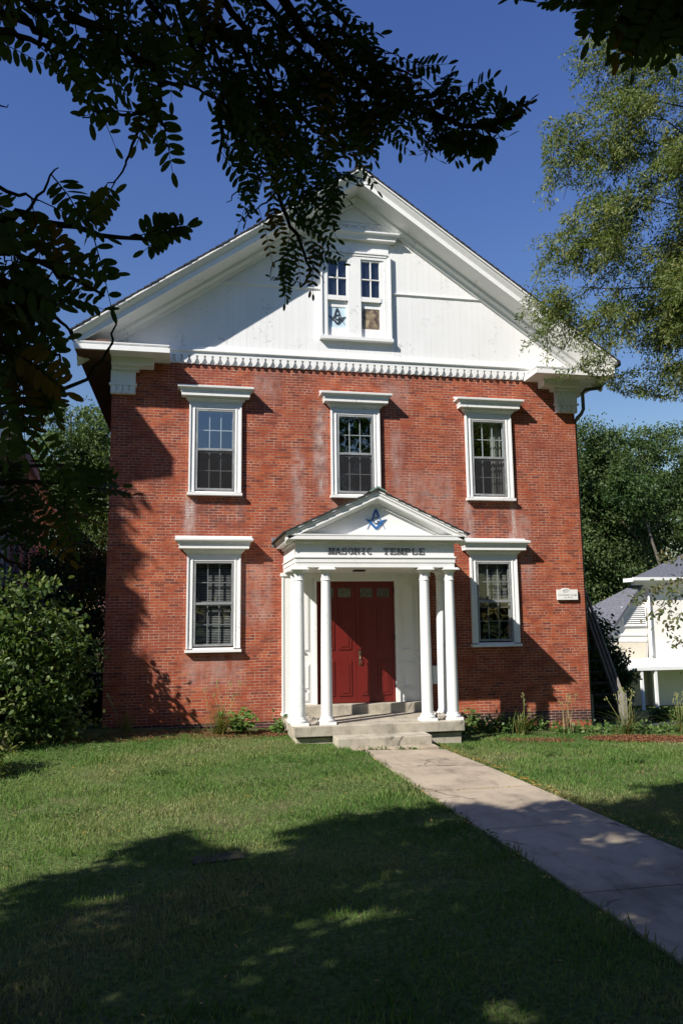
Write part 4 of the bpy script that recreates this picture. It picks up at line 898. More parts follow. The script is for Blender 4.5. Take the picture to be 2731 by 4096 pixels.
for i in rr.choice(len(C1), 64, replace=False):
    c = C1[i]; t = wp[int(rr.integers(3, 8))]; D_ = np.linalg.norm(c - t); q_ = [t + (c - t) * s_ + np.array([0, 0, .28 * D_ * math.sin(math.pi * s_ ** .7)]) + rr.standard_normal(3) * .10 * (0 < s_ < 1) for s_ in np.linspace(0, 1, 8)]; tr.tube(q_, list(np.linspace(.045, .006, 8)), 6)
tr.v = [tuple(np.array(v) - WBI) for v in tr.v]; tr.build('trunk', BARK_D, WB); fast_mesh('crown', V1 - WBI.astype(np.float32), 0, LV_WIL, T1, WB)
# crab apple branch before the white house
CA = empty('crabapple_tree', (8.0, -1.6, float(gz(8, -1.6)))); tag(CA, 'small crab apple tree reaching in front of the white house', 'tree')
CAI = np.array(CA.location); cb = MB(); ca_pts = []
cb.tube([CAI, CAI + (.05, 0, 1.3), CAI + (-.1, 0, 2.6), CAI + (-.1, .1, 3.6)], [.07, .06, .045, .02], 8)
for path in ([(1700, 1290), (1640, 1300), (1568, 1330), (1520, 1345), (1480, 1360), (1452, 1372)], [(1700, 1340), (1600, 1360), (1550, 1372), (1510, 1400), (1490, 1415)], [(1700, 1380), (1620, 1400), (1560, 1410), (1530, 1440)], [(1700, 1300), (1600, 1290), (1545, 1270), (1510, 1280)], [(1700, 1450), (1620, 1470), (1575, 1480), (1555, 1470)]):
    pts = [at(px, py, -1.7) for px, py in path]; cb.tube(pts, list(np.linspace(.018, .004, len(pts))), 6); cb.tube([CAI + (-.1, 0, 2.5), pts[0]], [.03, .018], 6)
    for a, b in zip(pts[:-1], pts[1:]):
        for t in rr.uniform(0, 1, 34): ca_pts.append(a + (b - a) * t + rr.standard_normal(3) * .09 + (0, 0, -.03))
ca_pts = np.array(ca_pts + [CAI + np.array([.1, 0, 3.3]) + rr.standard_normal(3) * .7 for _ in range(700)]); ok = project(ca_pts)[0]; keep = (np.arange(len(ca_pts)) < len(ca_pts) - 700) | (ok > 1600); ca_pts = ca_pts[keep]
n = len(ca_pts); s = rr.uniform(.7, 1.2, n)
cb.v = [tuple(np.array(v) - CAI) for v in cb.v]; cb.build('trunk', BARK, CA)
fast_mesh('crown', leaf_verts(ca_pts - CAI, rr.standard_normal((n, 3)) - (0, 0, .8), rr.standard_normal((n, 3)) + (-.4, -.5, .5), .105 * s, .058 * s, LEAF6), 0, LV_CRAB, rr.uniform(0, 1, n), CA)
# tall tree out of the picture at left that shades the hall's corner
def edge_ok(P_):
    u = P_[:, 0] - SX * P_[:, 1]; wv = P_[:, 2] + SZ * P_[:, 1]
    lim = -4.72 + .16 * np.sin(wv * 5.3) + .12 * np.sin(wv * 11.7 + 1) + .12 * np.clip(3 - wv, -1, 3) * .4
    return ((u < lim) & (wv < 5.15) & (wv > -3)) | (u < -6.6)
tree('ash_tree', 'tall ash tree beyond the left edge whose shade falls on the brick corner', 'tree', (-14.6, -5.2, -99), (-14.4, -5.0, 10.5), .24, [(-13.2, -5.0, 10.8, 2.4, 1.8, 3.2), (-14.8, -5.2, 11.5, 2.6, 2.0, 3.6), (-14, -5.0, 8.2, 2.6, 1.8, 2.4), (-17.5, -5.2, 10.2, 2.6, 1.8, 3.4), (-20.5, -5.2, 9.8, 2.4, 1.8, 3.2)], 1500, 60, .20, .20, .09, LV_MID, 41, accept=edge_ok)
# street trees behind the photographer (seen in the windows)
for i, (x, y, h, lab) in enumerate([(8.5, -34, 18, 'tall street tree opposite the hall, right of the road'), (16, -35, 20, 'tallest street tree opposite the hall'), (-2.5, -36, 11.5, 'low street tree opposite the porch'), (-13, -42, 15, 'street tree opposite the hall, leftmost'), (24, -32, 18, 'street tree opposite the hall, rightmost')]):
    tree('street_tree', lab, 'tree', (x, y, -99), (x, y, h * .7), .3, [(x, y, h * .62, 3.6, 3, h * .36), (x + 1.5, y + 1, h * .5, 3, 2.6, h * .3)], 170, 40, .5, .42, .2, LV_DARK, 50 + i, group='street trees across the road', limbs=8)
hv = rng.uniform(0, 1, (16000, 3)); hx = np.stack([-40 + hv[:, 0] * 90.0, -33.0 + hv[:, 1] * 1.5, np.zeros(16000)], -1); hx[:, 2] = gz(hx[:, 0], hx[:, 1]) + hv[:, 2] * (2.6 + .5 * np.sin(hx[:, 0] * 1.7))
o = fast_mesh('added_dark_hedge', leaf_verts(hx, rng.standard_normal((16000, 3)), rng.standard_normal((16000, 3)) + (0, .6, .6), .34, .2, LEAF4), 0, LV_DARK, rng.uniform(0, 1, 16000)); tag(o, 'tall dark hedge added across the road to darken the window reflections', 'hedge')  # added so the lower windows do not mirror bright distant lawn
tree('unseen_shade_tree', 'round tree added out of view at right to block sky light', 'tree', (9.5, -13.5, -99), (9.5, -13.5, 7), .26, [(9.5, -13.5, 7.5, 3.6, 3.4, 3.6), (9.2, -14, 10, 2.8, 2.8, 2.6)], 420, 60, .34, .22, .12, LV_DARK, 43, limbs=12)  # unseen tree, added to deepen the shade on walk and lawn
#==LOCUST==
LO = empty('locust_tree', (-10.5, -19.0, float(gz(-10.5, -19)))); tag(LO, 'big black locust tree whose dark leafy branches hang across the top', 'tree')
LOI = np.array(LO.location); tk = MB(); rr = np.random.default_rng(77)
lt_pts = make_trunk(tk, LOI, (-9.6, -18.6, 9.0), .42, seed=78)
fine = []                               # (position, rachis direction, plane normal, rachis length, leaflet length)
def twig(path, d0, d1, r0=.012, n_leaf=16, size=.045, ll=.24, droop=.35, sub=0):
    k = len(path); pts = [deep(px, py, d0 + (d1 - d0) * i / (k - 1)) for i, (px, py) in enumerate(path)]
    # smooth the polyline
    q = [np.array(pts[0])]
    for a, b in zip(pts[:-1], pts[1:]):
        for t in (.33, .67, 1.0): q.append(a + (b - a) * t + (rr.standard_normal(3) * .006 if t < 1 else 0))
    tk.tube(q, list(np.linspace(r0, r0 * .3, len(q))), 6)
    for i in range(n_leaf):
        t = (i + rr.uniform(.1, .9)) / n_leaf * (len(q) - 1); j = min(int(t), len(q) - 2); p = q[j] + (q[j + 1] - q[j]) * (t - j); ax_ = unit(q[j + 1] - q[j])
        sd_ = np.cross(ax_, CF); sd_ = unit(sd_) * (1 if i % 2 else -1)
        d = unit(ax_ * rr.uniform(.2, .9) + sd_ * rr.uniform(.5, 1.1) + np.array([0, 0, -droop]) * rr.uniform(.3, 2.0) + rr.standard_normal(3) * .25)
        fine.append((p, d, unit(np.array([0, 0, .35]) - CF * rr.uniform(.5, 1.3) + rr.standard_normal(3) * .32), ll * rr.uniform(.75, 1.2), size * rr.uniform(.85, 1.15)))
    d = unit(q[-1] - q[-2] + np.array([0, 0, -.3]) * np.linalg.norm(q[-1] - q[-2])); fine.append((q[-1], d, unit(-CF + np.array([0, 0, .5])), ll, size))
# left cluster
twig([(-140, 520), (0, 500), (67, 494), (176, 520), (331, 549)], 2.5, 2.6, .018, 8, .048, .20)
twig([(60, 500), (75, 470), (110, 420), (135, 385)], 2.55, 2.5, .006, 1, .045, .20)
twig([(-120, 560), (0, 580), (90, 600), (170, 640), (240, 680)], 2.4, 2.5, .012, 7, .048, .20)
twig([(-120, 620), (0, 640), (70, 670), (120, 720), (170, 770)], 2.4, 2.5, .012, 6, .048, .20)
twig([(-120, 700), (-20, 720), (60, 760), (110, 800), (140, 830)], 2.4, 2.5, .012, 6, .046, .20)
twig([(-120, 800), (-20, 800), (60, 830), (120, 870), (150, 900)], 2.4, 2.5, .012, 5, .046, .20, .6)
twig([(-100, 930), (0, 925), (90, 915), (180, 880), (235, 830), (260, 780), (260, 730)], 2.6, 2.9, .010, 2, .044, .20, .8)
twig([(-120, 860), (-40, 880), (20, 920), (60, 960), (80, 985)], 2.4, 2.5, .010, 4, .046, .20, .8)
twig([(-100, 430), (0, 430), (60, 445), (90, 460)], 2.5, 2.5, .008, 3, .044, .20)
twig([(-160, 600), (-60, 660), (0, 740), (30, 830)], 2.2, 2.4, .016, 6, .05, .20)
twig([(-160, 500), (-60, 560), (0, 640), (50, 690)], 2.2, 2.4, .014, 5, .05, .20)
twig([(300, 545), (331, 549), (370, 535), (400, 515), (415, 508)], 2.6, 2.65, .006, 4, .040, .12, .3)
twig([(331, 549), (350, 560), (365, 575)], 2.6, 2.6, .005, 3, .038, .11, .6)
# lower dark spray in front of the grey house
twig([(-140, 1130), (0, 1110), (120, 1110), (220, 1120), (300, 1135)], 3.0, 3.4, .012, 7, .045, .20, .5)
twig([(-140, 1080), (0, 1075), (90, 1070), (190, 1075), (255, 1085)], 3.0, 3.4, .012, 6, .045, .20, .5)
twig([(-140, 1160), (0, 1160), (70, 1170), (120, 1160)], 3.0, 3.2, .012, 4, .045, .20, .8)
twig([(-140, 1210), (-20, 1215), (40, 1225), (110, 1235)], 3.0, 3.2, .010, 3, .045, .20, .6)
twig([(-140, 1240), (-20, 1250), (20, 1290), (60, 1310), (120, 1290)], 3.0, 3.2, .010, 2, .045, .2, .6)
# top left sprays
twig([(-100, 20), (40, 40), (110, 80), (160, 130), (230, 150), (300, 150)], 2.9, 3.0, .016, 10, .046, .20)
twig([(150, 30), (220, 60), (300, 120), (355, 150), (368, 200), (360, 250), (350, 290)], 2.9, 2.9, .016, 12, .047, .20)
twig([(355, 250), (300, 265), (240, 260), (190, 270)], 2.9, 2.8, .007, 4, .047, .20)
twig([(360, 260), (380, 290), (375, 330), (390, 345)], 2.9, 2.8, .007, 3, .05, .20, 1.0)
twig([(345, 290), (310, 320), (290, 370), (270, 410), (245, 425)], 2.9, 2.9, .006, 3, .046, .18, .8)
twig([(-100, 80), (0, 70), (70, 90), (120, 120), (130, 170)], 2.7, 2.7, .012, 7, .048, .20, .8)
twig([(365, 200), (420, 190), (470, 215), (520, 240)], 3.0, 3.2, .008, 5, .044, .20)
twig([(-60, 250), (0, 242), (20, 240)], 2.8, 2.8, .004, 0, .04, .1)
# centre mass
for (pth, d, nl, sz) in [([(480, -60), (560, 60), (610, 150), (640, 260), (640, 340)], 3.4, 17, .043), ([(560, -60), (640, 40), (700, 130), (760, 190), (800, 250)], 3.5, 17, .043),
                         ([(420, -60), (470, 60), (510, 160), (540, 240), (560, 330)], 3.4, 17, .043), ([(380, -60), (430, 80), (470, 170), (500, 230)], 3.3, 14, .044), ([(680, -80), (740, 0), (800, 60), (850, 60)], 3.6, 13, .042),
                         ([(520, 200), (500, 270), (510, 330), (500, 360)], 3.6, 10, .042), ([(600, 200), (680, 240), (720, 300), (770, 330), (840, 335)], 3.8, 14, .042), ([(560, 240), (610, 300), (640, 350), (700, 360), (790, 360)], 3.9, 14, .042),
                         ([(300, -80), (340, 0), (380, 60), (440, 100)], 3.1, 11, .045), ([(160, -80), (200, 0), (250, 60), (280, 110)], 3.0, 11, .045), ([(500, 60), (560, 120), (600, 200), (590, 260)], 3.3, 14, .043), ([(640, 60), (660, 160), (690, 220), (690, 280)], 3.6, 14, .042), ([(40, -60), (60, 0), (100, 50), (90, 110)], 2.8, 10, .045)]:
    twig(pth, d, d + .2, .016, nl, sz, .21)
for pth in ([(900, 230), (930, 280), (945, 310)], [(1000, 265), (1015, 300), (1035, 325)], [(820, 215), (845, 265), (865, 290)], [(960, 245), (1000, 220), (1040, 200)], [(1080, 285), (1110, 310), (1120, 320)], [(740, 130), (770, 180), (800, 215)]):
    twig(pth, 3.5, 3.55, .005, 7, .040, .16, .5)
for _ in range(24):                     # leafy spurs that fill the left edge of the picture
    px_, py_ = rr.uniform(-160, 95), rr.uniform(555, 890); twig([(px_ - 40, py_ - 25), (px_, py_), (px_ + 15, py_ + 10)], 2.3 + rr.uniform(0, .5), 2.5 + rr.uniform(0, .4), .004, 2, .044, .155, .7)
for _ in range(13):
    px_, py_ = rr.uniform(-120, 210), rr.uniform(1030, 1160); twig([(px_ - 50, py_ - 10), (px_, py_), (px_ + 20, py_ + 8)], 3.0, 3.2, .004, 2, .042, .18, .5)
for pth in ([(1060, 285), (1110, 290), (1150, 272), (1185, 255)], [(1120, 285), (1135, 305), (1140, 318)]): twig(pth, 3.5, 3.5, .004, 7, .042, .13, .3)
for _ in range(16):
    px_, py_ = rr.uniform(1370, 1640), rr.uniform(-60, 55); twig([(px_ + 40, py_ - 25), (px_, py_), (px_ - 15, py_ + 12)], 2.6, 2.7, .004, 2, .045, .16, .8)
# hanging centre spray over the gable
twig([(575, 280), (600, 330), (632, 420), (660, 500), (690, 560), (715, 620), (690, 660)], 4.2, 4.5, .018, 30, .040, .27, .45)
twig([(625, 390), (580, 420), (545, 440), (520, 465)], 4.2, 4.3, .007, 9, .040, .25, .6)
twig([(640, 440), (600, 470), (570, 490), (545, 510)], 4.3, 4.3, .006, 8, .040, .22, .6)
twig([(665, 500), (720, 530), (760, 560), (790, 590)], 4.4, 4.5, .006, 9, .038, .25, .4)
twig([(680, 560), (650, 590), (625, 610), (620, 640)], 4.4, 4.4, .006, 10, .040, .22, .6)
twig([(660, 470), (700, 440), (740, 420), (800, 400), (840, 415)], 4.2, 4.4, .008, 12, .040, .24, .5)
twig([(630, 400), (690, 390), (740, 380), (780, 410)], 4.1, 4.2, .008, 11, .040, .24, .5)
twig([(700, 590), (730, 620), (745, 650)], 4.4, 4.4, .005, 7, .040, .22, .6)
# right branch
twig([(640, -20), (700, 80), (780, 150), (850, 205), (920, 235), (985, 255), (1060, 290), (1130, 290), (1195, 265)], 3.5, 3.5, .022, 34, .042, .27, .45)
twig([(860, 200), (890, 160), (930, 165), (975, 185)], 3.5, 3.5, .007, 9, .040, .24, .5)
twig([(780, 140), (830, 110), (880, 115), (920, 135)], 3.5, 3.5, .007, 9, .040, .24, .5)
twig([(840, 230), (850, 270), (890, 300), (905, 340)], 3.5, 3.5, .006, 8, .042, .26, .8)
twig([(990, 250), (1040, 235), (1090, 225), (1120, 190)], 3.5, 3.5, .006, 7, .042, .22, .4)
twig([(1060, 290), (1080, 320), (1040, 350), (1020, 340)], 3.5, 3.5, .006, 7, .042, .24, .8)
twig([(930, 240), (960, 290), (980, 320), (1000, 330)], 3.5, 3.5, .006, 8, .042, .25, .7)
twig([(700, 60), (760, 60), (810, 90), (830, 140)], 3.5, 3.5, .008, 10, .042, .24, .5)
# top right sprays
twig([(1700, -90), (1620, -40), (1560, -10), (1490, 10), (1420, 5), (1365, 10)], 2.6, 2.7, .012, 9, .045, .17, .8)
twig([(1700, 10), (1640, 25), (1590, 40), (1540, 60), (1490, 85)], 2.6, 2.7, .010, 7, .045, .17, .9)
twig([(1480, -90), (1420, -60), (1390, -40), (1375, -10)], 2.6, 2.6, .010, 5, .045, .17, .9)
twig([(1330, -90), (1270, -60), (1210, -45), (1160, -30)], 2.9, 2.9, .008, 6, .042, .15, .7)
# canopy overhead and behind: keeps the lawn shade shaped as in the photograph
SHADE = [(-30, -10.6), (-7, -10.2), (-5.1, -9.4), (-4.2, -8.0), (-3.7, -7.5), (-3.1, -8.6), (-2.7, -8.0), (-1.4, -6.95), (-.4, -7.2), (.8, -7.3), (1.6, -7.2), (2.5, -6.7), (3.1, -6.5), (7, -6.2), (14, -6.4), (14, -30), (-30, -30)]
MASS = [(-400, -900), (-400, 50), (60, 50), (200, 80), (330, 105), (430, 160), (480, 320), (560, 365), (700, 345), (780, 250), (740, 120), (650, 10), (860, -20), (1150, -80), (1320, -60), (1420, -30), (1700, -10), (2000, -900)]
HOLES = [(-1.9, -12.0, .22, .18), (-2.3, -10.4, .30, .13), (-1.7, -11.2, .24, .13), (.45, -9.0, .26, .16), (-.4, -11.0, .2, .13), (-4.3, -10.4, .16, .12), (-3.9, -11.3, .14, .13), (-4.3, -9.6, .14, .1)]
_hr = np.random.default_rng(404)
HOLES += [(_hr.uniform(-5.2, 3.2), -7.6 - 5.4 * _hr.uniform() ** .8, .05 + .17 * _hr.uniform() ** 2, .04 + .11 * _hr.uniform() ** 2) for _ in range(85)]
def can_ok(P_):
    P_ = np.asarray(P_); t = P_[:, 2] / SZ; gx_ = P_[:, 0] + SX * t; gy_ = P_[:, 1] + t
    for _ in range(2): t = (P_[:, 2] - gz(gx_, gy_)) / SZ; gx_ = P_[:, 0] + SX * t; gy_ = P_[:, 1] + t
    jit = .16 * np.abs(np.sin(P_[:, 0] * 913.7 + P_[:, 1] * 517.3 + P_[:, 2] * 331.1)) * 2.2      # ragged rim of the crown
    ok = inpoly(gx_ + .16 * np.sin(gy_ * 6.1), gy_ + .16 * np.sin(gx_ * 4.3 + 1) + .12 * np.sin(gx_ * 11) + .08 * np.sin(gx_ * 23 + 2) + jit - .05, SHADE)
    for hx_, hy_, ra, rb in HOLES: ok &= ((gx_ - hx_ + .05 * np.sin(gy_ * 21)) / ra) ** 2 + ((gy_ - hy_ + .04 * np.sin(gx_ * 17)) / rb) ** 2 > .55 + jit * 2
    x, y, z = project(P_); infr = (z > .05) & (x > -60) & (x < 1630) & (y > -60) & (y < 2420)
    near = np.linalg.norm(P_ - CAM, axis=1) < 2.0
    tm = 16.132 / (16.132 - P_[:, 1]); mx_ = -3.5483 + (P_[:, 0] + 3.5483) * tm; mz_ = 2.418 + (P_[:, 2] - 2.418) * tm      # gap that lets the upper left window mirror the sky
    ok &= ~((mx_ > -3.6) & (mx_ < -2.6) & (mz_ > 5.95) & (mz_ < 7.05))
    return ok & ~near & (~infr | inpoly(x, y, MASS))
can = []
while len(can) < 8000:
    gx_ = rr.uniform(-9.5, 8.5, 6000); gy_ = rr.uniform(-20.5, -5.6, 6000); hz_ = rr.uniform(4.2, 12.0, 6000)
    z0_ = gz(gx_, gy_); t = (hz_ - z0_) / SZ; Pn = np.stack([gx_ - SX * t, gy_ - t, hz_], -1)
    e = ((Pn[:, 0] + 8.0) / 10.5) ** 2 + ((Pn[:, 1] + 17.0) / 9.0) ** 2 + ((Pn[:, 2] - 7.6) / 5.2) ** 2
    Pn = Pn[(e < 1) & can_ok(Pn)]; can += list(Pn)
can = np.array(can[:8000]); x, y, z = project(can); infr = (z > 0) & (x > -60) & (x < 1630) & (y > -60)
# leaves that cover the hanging sprays from the sun
cov = []
for p, *_ in fine:
    for _ in range(3):
        t = rr.uniform(1.0, 4.0); c = p + np.array([-SX, -1.0, SZ]) * t + rr.standard_normal(3) * .16
        if can_ok(c[None])[0]: cov.append(c)
cov = np.array(cov)
def pinnate(items, pairs, shape, jit):
    C, A, N, L, Wd, tint = [], [], [], [], [], []
    rach = []
    for (p, d, nn, rl, sz) in items:
        b = unit(np.cross(nn, d)); nn = np.cross(d, b); tv = np.clip(rr.normal(.42, .2), 0, .85) if rr.uniform() > .05 else 1.0
        curve = np.array([0, 0, -1.0]) * rl * rr.uniform(.05, .35); rach.append((p, p + d * rl * .5 + curve * .25, p + d * rl + curve))
        for i in range(pairs):
            f_ = .22 + .74 * i / pairs; base = p + d * rl * f_ + curve * f_ * f_
            for sg in (-1, 1):
                if rr.uniform() < .06: continue
                dd = unit(b * sg + d * rr.uniform(.30, .5) + nn * rr.uniform(-.25, .10) + rr.standard_normal(3) * jit + np.array([0, 0, -.08]))
                C.append(base); A.append(dd); N.append(unit(nn + rr.standard_normal(3) * .16)); L.append(sz * (.75 + .4 * math.sin(math.pi * (.15 + .8 * f_)))); tint.append(tv)
        C.append(p + d * rl + curve); A.append(d); N.append(nn); L.append(sz); tint.append(tv)
    L = np.array(L); return leaf_verts(np.array(C), np.array(A), np.array(N), L, L * .37, shape), np.array(tint), rach
REG = [[(-300, -900), (-300, 190), (40, 150), (120, 215), (200, 170), (330, 165), (345, 185), (480, 240), (500, 340), (560, 395), (660, 400), (860, 380), (880, 335), (800, 250), (700, 120), (870, 10), (870, -900)],
       [(110, 290), (170, 190), (330, 160), (420, 180), (405, 380), (340, 380), (250, 440), (200, 420), (280, 330)],
       [(560, 280), (515, 480), (545, 520), (600, 560), (610, 640), (640, 690), (720, 680), (760, 655), (810, 600), (800, 550), (790, 505), (860, 470), (885, 450), (870, 400), (780, 360), (640, 270)],
       [(640, -20), (640, 120), (800, 250), (830, 330), (960, 360), (1075, 385), (1130, 350), (1240, 265), (1210, 215), (1120, 165), (1000, 140), (900, 100), (850, 40)],
       [(-300, 440), (0, 420), (60, 380), (170, 370), (170, 430), (330, 450), (460, 505), (440, 560), (340, 620), (255, 640), (265, 715), (190, 735), (150, 800), (175, 850), (165, 1000), (90, 1005), (-300, 1000)],
       [(-300, 1000), (60, 1010), (140, 1035), (310, 1070), (310, 1170), (200, 1220), (150, 1330), (-300, 1400)],
       [(1330, -300), (1330, 70), (1400, 160), (1500, 155), (1568, 110), (1900, 120), (1900, -300)], [(1140, -300), (1140, 10), (1200, 38), (1300, 28), (1320, -300)]]
def in_fringe(p, d, rl):
    for t in (0, .5, 1.0):
        q_ = p + d * rl * t + np.array([0, 0, -.18 * rl]) * t * t; x, y, z = project(q_[None])
        if -40 < x[0] < 1610 and -40 < y[0] < 2400 and not any(inpoly(x, y, R_)[0] for R_ in REG): return False
    return True
fine = [f_ for f_ in fine if in_fringe(f_[0], f_[1], f_[3])]
V1, T1, rach = pinnate(fine, 7, LEAF10, .06)
can_sel = can[infr][::2]
can_f = [(p, unit(np.array([rr.normal(), rr.normal(), -.3])), unit(np.array([rr.normal() * .4, rr.normal() * .4, 1.0])), .22, .048) for p in can_sel]
can_f = [f_ for f_ in can_f if in_fringe(f_[0], f_[1], f_[3])]
V2, T2, _ = pinnate(can_f, 7, LEAF6, .2)
# coarser sprays for the part of the crown out of the picture
def spray(Pn, per, sp, Lf, Wf):
    n = len(Pn); idx = np.repeat(np.arange(n), per); N = len(idx); dv_ = unit(rr.standard_normal((n, 3)) + np.array([.3, .2, -.2]))
    Q = Pn[idx] + dv_[idx] * (rr.uniform(-1, 1, N) * sp * 1.9)[:, None] + rr.standard_normal((N, 3)) * sp * .38
    xq, yq, zq = project(Pn)
    for i in np.nonzero(~((zq > 0) & (xq > -120) & (xq < 1690) & (yq > -120) & (yq < 2400)))[0][::2]: tk.tube([Pn[i] - dv_[i] * sp * 2.2, Pn[i] + (0, 0, .02), Pn[i] + dv_[i] * sp * 2.0], [.008, .006, .003], 3)
    xq, yq, zq = project(Q); ok = can_ok(Q) & ~((zq > 0) & (xq > -60) & (xq < 1630) & (yq > -40) & (yq < 2400)); Q = Q[ok]; N = len(Q)
    return leaf_verts(Q, rr.standard_normal((N, 3)), rr.standard_normal((N, 3)) * .5 + np.array([-.5, -.3, .8]), Lf * rr.uniform(.7, 1.3, N), Wf * rr.uniform(.7, 1.3, N), LEAF6), rr.uniform(.1, .8, N)
V3, T3 = spray(can[~infr], 15, .20, .16, .085)
V4, T4 = spray(cov, 7, .12, .13, .065)
LOf = LOI.astype(np.float32)
fast_mesh('branch_leaves', V1 - LOf, 0, LV_LOC, T1, LO)
V6 = np.concatenate([V2, V3, V4]); T6 = np.concatenate([T2, T3, T4]); fast_mesh('crown', V6 - LOf, 0, LV_LOC, T6, LO)
for a, b, c in rach: tk.tube([a, b, c], [.0022, .0018, .001], 4)
for i in rr.choice(len(can), 70, replace=False):
    c = can[i]; t = lt_pts[int(rr.integers(3, 8))]; mid = (t + c) / 2 + np.array([0, 0, .5])
    q_ = np.array([t + (c - t) * s_ + np.array([0, 0, 1.0]) * (s_ * (1 - s_)) for s_ in np.linspace(0, 1, 6)]); xx, yy, zz_ = project(q_)
    if ((zz_ > 0) & (xx > -40) & (xx < 1620) & (yy > 30)).any(): continue
    tk.tube(q_, list(np.linspace(.09, .015, 6)), 6)
tk.v = [tuple(np.array(v) - LOI) for v in tk.v]; tk.build('trunk', BARK_D, LO)
#==GROUNDCOVER==
def free(x, y):                         # where lawn grows
    walk = (x > -.59) & (x < .855) & (y < -2.5); por = (x > -1.70) & (x < 1.53) & (y > -2.1); stp = (x > -1.0) & (x < .74) & (y > -2.56); land = (x > -.78) & (x < .77) & (y > -2.86)
    return ~(walk | por | stp | land)
def patchn(x, y, s, ph=0): return .5 + .25 * np.sin(x * s + ph + 1.3 * np.sin(y * s * .7 + ph)) + .25 * np.sin(y * s * 1.3 + 2.1 * ph + 1.7 * np.sin(x * s * .6))
NB_ = 420000
gx_ = rng.uniform(-10, 9.5, NB_); gy_ = -1.0 - 14.5 * rng.uniform(0, 1, NB_) ** 1.15
bed = ((gy_ > -1.25 + .25 * np.sin(gx_ * 3)) & (gx_ < -1.7) & (rng.uniform(0, 1, NB_) < .75)) | (((gx_ - 5.55) / 1.4) ** 2 + ((gy_ + 1.62) / .52) ** 2 < rng.uniform(.55, 1.25, NB_)) | (((gx_ - 3.0) / .8) ** 2 + ((gy_ + 1.65) / .2) ** 2 < rng.uniform(.0, 1.2, NB_))
thin = rng.uniform(0, 1, NB_) < .6 * (patchn(gx_, gy_, 2.3, 1) * .7 + patchn(gx_, gy_, 6.7, 3) * .3 > .60)
k = free(gx_, gy_) & ~bed & ~thin; gx_, gy_ = gx_[k], gy_[k]; n = len(gx_)
gp = np.stack([gx_, gy_, gz(gx_, gy_) - .005], -1); lean = rng.standard_normal((n, 3)) * .42; lean[:, 2] = 1
hgt = (.034 + .022 * patchn(gx_, gy_, 5)) * rng.uniform(.6, 1.5, n); wdt = rng.uniform(.004, .0075, n)
hgt *= np.where(patchn(gx_, gy_, 3.1, 5) > .72, 1.2, 1.0) * np.where(rng.uniform(0, 1, n) < .02, 1.4, 1.0)
hgt *= 1 + .5 * sm((-.0 - np.abs(gx_ + .60)) * 20 + 1) + .5 * sm(1 - np.abs(gx_ - .88) * 12)
nrm = rng.standard_normal((n, 3)); nrm[:, 2] = 0
BL = np.array([(0, .5, 0), (0, -.5, 0), (.55, -.42, .05), (1, 0, .22), (.55, .42, .05)])
dry = np.clip(.45 + 1.25 * (patchn(gx_, gy_, 1.35, .4) - .5) + .5 * (patchn(gx_, gy_, 4.1, 2) - .5) + .16 * rng.standard_normal(n), 0, 1); dry = np.where(rng.uniform(0, 1, n) < .06, 1, dry * .85)
dry = np.clip(dry + .35 * sm((-gy_ - 8) / 4) * (patchn(gx_, gy_, 1.9, 3) > .5), 0, 1)
LV_GR = leaf_mat('grass_blade', [(.090, .185, .038), (.140, .245, .056), (.200, .260, .085), (.33, .29, .16)], .3, .6, (1.1, 1.3, .6))
o = fast_mesh('grass', leaf_verts(gp, lean, nrm, hgt, wdt, BL), 0, LV_GR, dry); tag(o, kind='stuff')
# clover and plantain in the lawn
cx_ = rng.uniform(-9, 8, 46); cy_ = rng.uniform(-12.5, -2.6, 46); cl = np.concatenate([np.stack([rng.normal(a_, r_, n_), rng.normal(b_, r_ * .8, n_)], -1) for a_, b_, r_, n_ in zip(cx_, cy_, rng.uniform(.06, .28, 46), rng.integers(30, 190, 46))])
cl = cl[free(cl[:, 0], cl[:, 1])]; n = len(cl); nr = rng.standard_normal((n, 3)) * .45; nr[:, 2] += 1; ha = rng.standard_normal((n, 3)); ha[:, 2] *= .3
o = fast_mesh('clover', leaf_verts(np.stack([cl[:, 0], cl[:, 1], gz(cl[:, 0], cl[:, 1]) + rng.uniform(.03, .075, n)], -1), ha, nr, rng.uniform(.018, .045, n), rng.uniform(.014, .030, n), LEAF6), 0, LV_VIB, rng.uniform(0, .8, n)); tag(o, kind='stuff')
# bark mulch
LV_MU = leaf_mat('mulch_chip', [(.10, .035, .018), (.18, .070, .032), (.28, .14, .075)], .0, .9)
def mulch(cx, cy, rx, ry, n):
    a = rng.uniform(0, 2 * math.pi, n); r = np.sqrt(rng.uniform(0, 1, n)); x = cx + rx * r * np.cos(a); y = cy + ry * r * np.sin(a)
    return np.stack([x, y, gz(x, y) + rng.uniform(.002, .03, n)], -1)
MP = np.concatenate([mulch(5.55, -1.62, 1.35, .50, 8500), mulch(3.1, -1.75, .8, .26, 1500), mulch(-3.4, -.95, 1.7, .6, 4200), mulch(-5.2, -1.5, 1.2, .35, 1500), mulch(-1.9, -.6, .35, .5, 700)])
MP = MP[(MP[:, 1] < -.02)]; n = len(MP); nr = rng.standard_normal((n, 3)) * .5; nr[:, 2] += 1
ha = rng.standard_normal((n, 3)); ha[:, 2] *= .25
o = fast_mesh('bark_mulch', leaf_verts(MP, ha, nr, rng.uniform(.02, .06, n), rng.uniform(.008, .02, n), LEAF4), 0, LV_MU, rng.uniform(0, 1, n)); tag(o, kind='stuff')
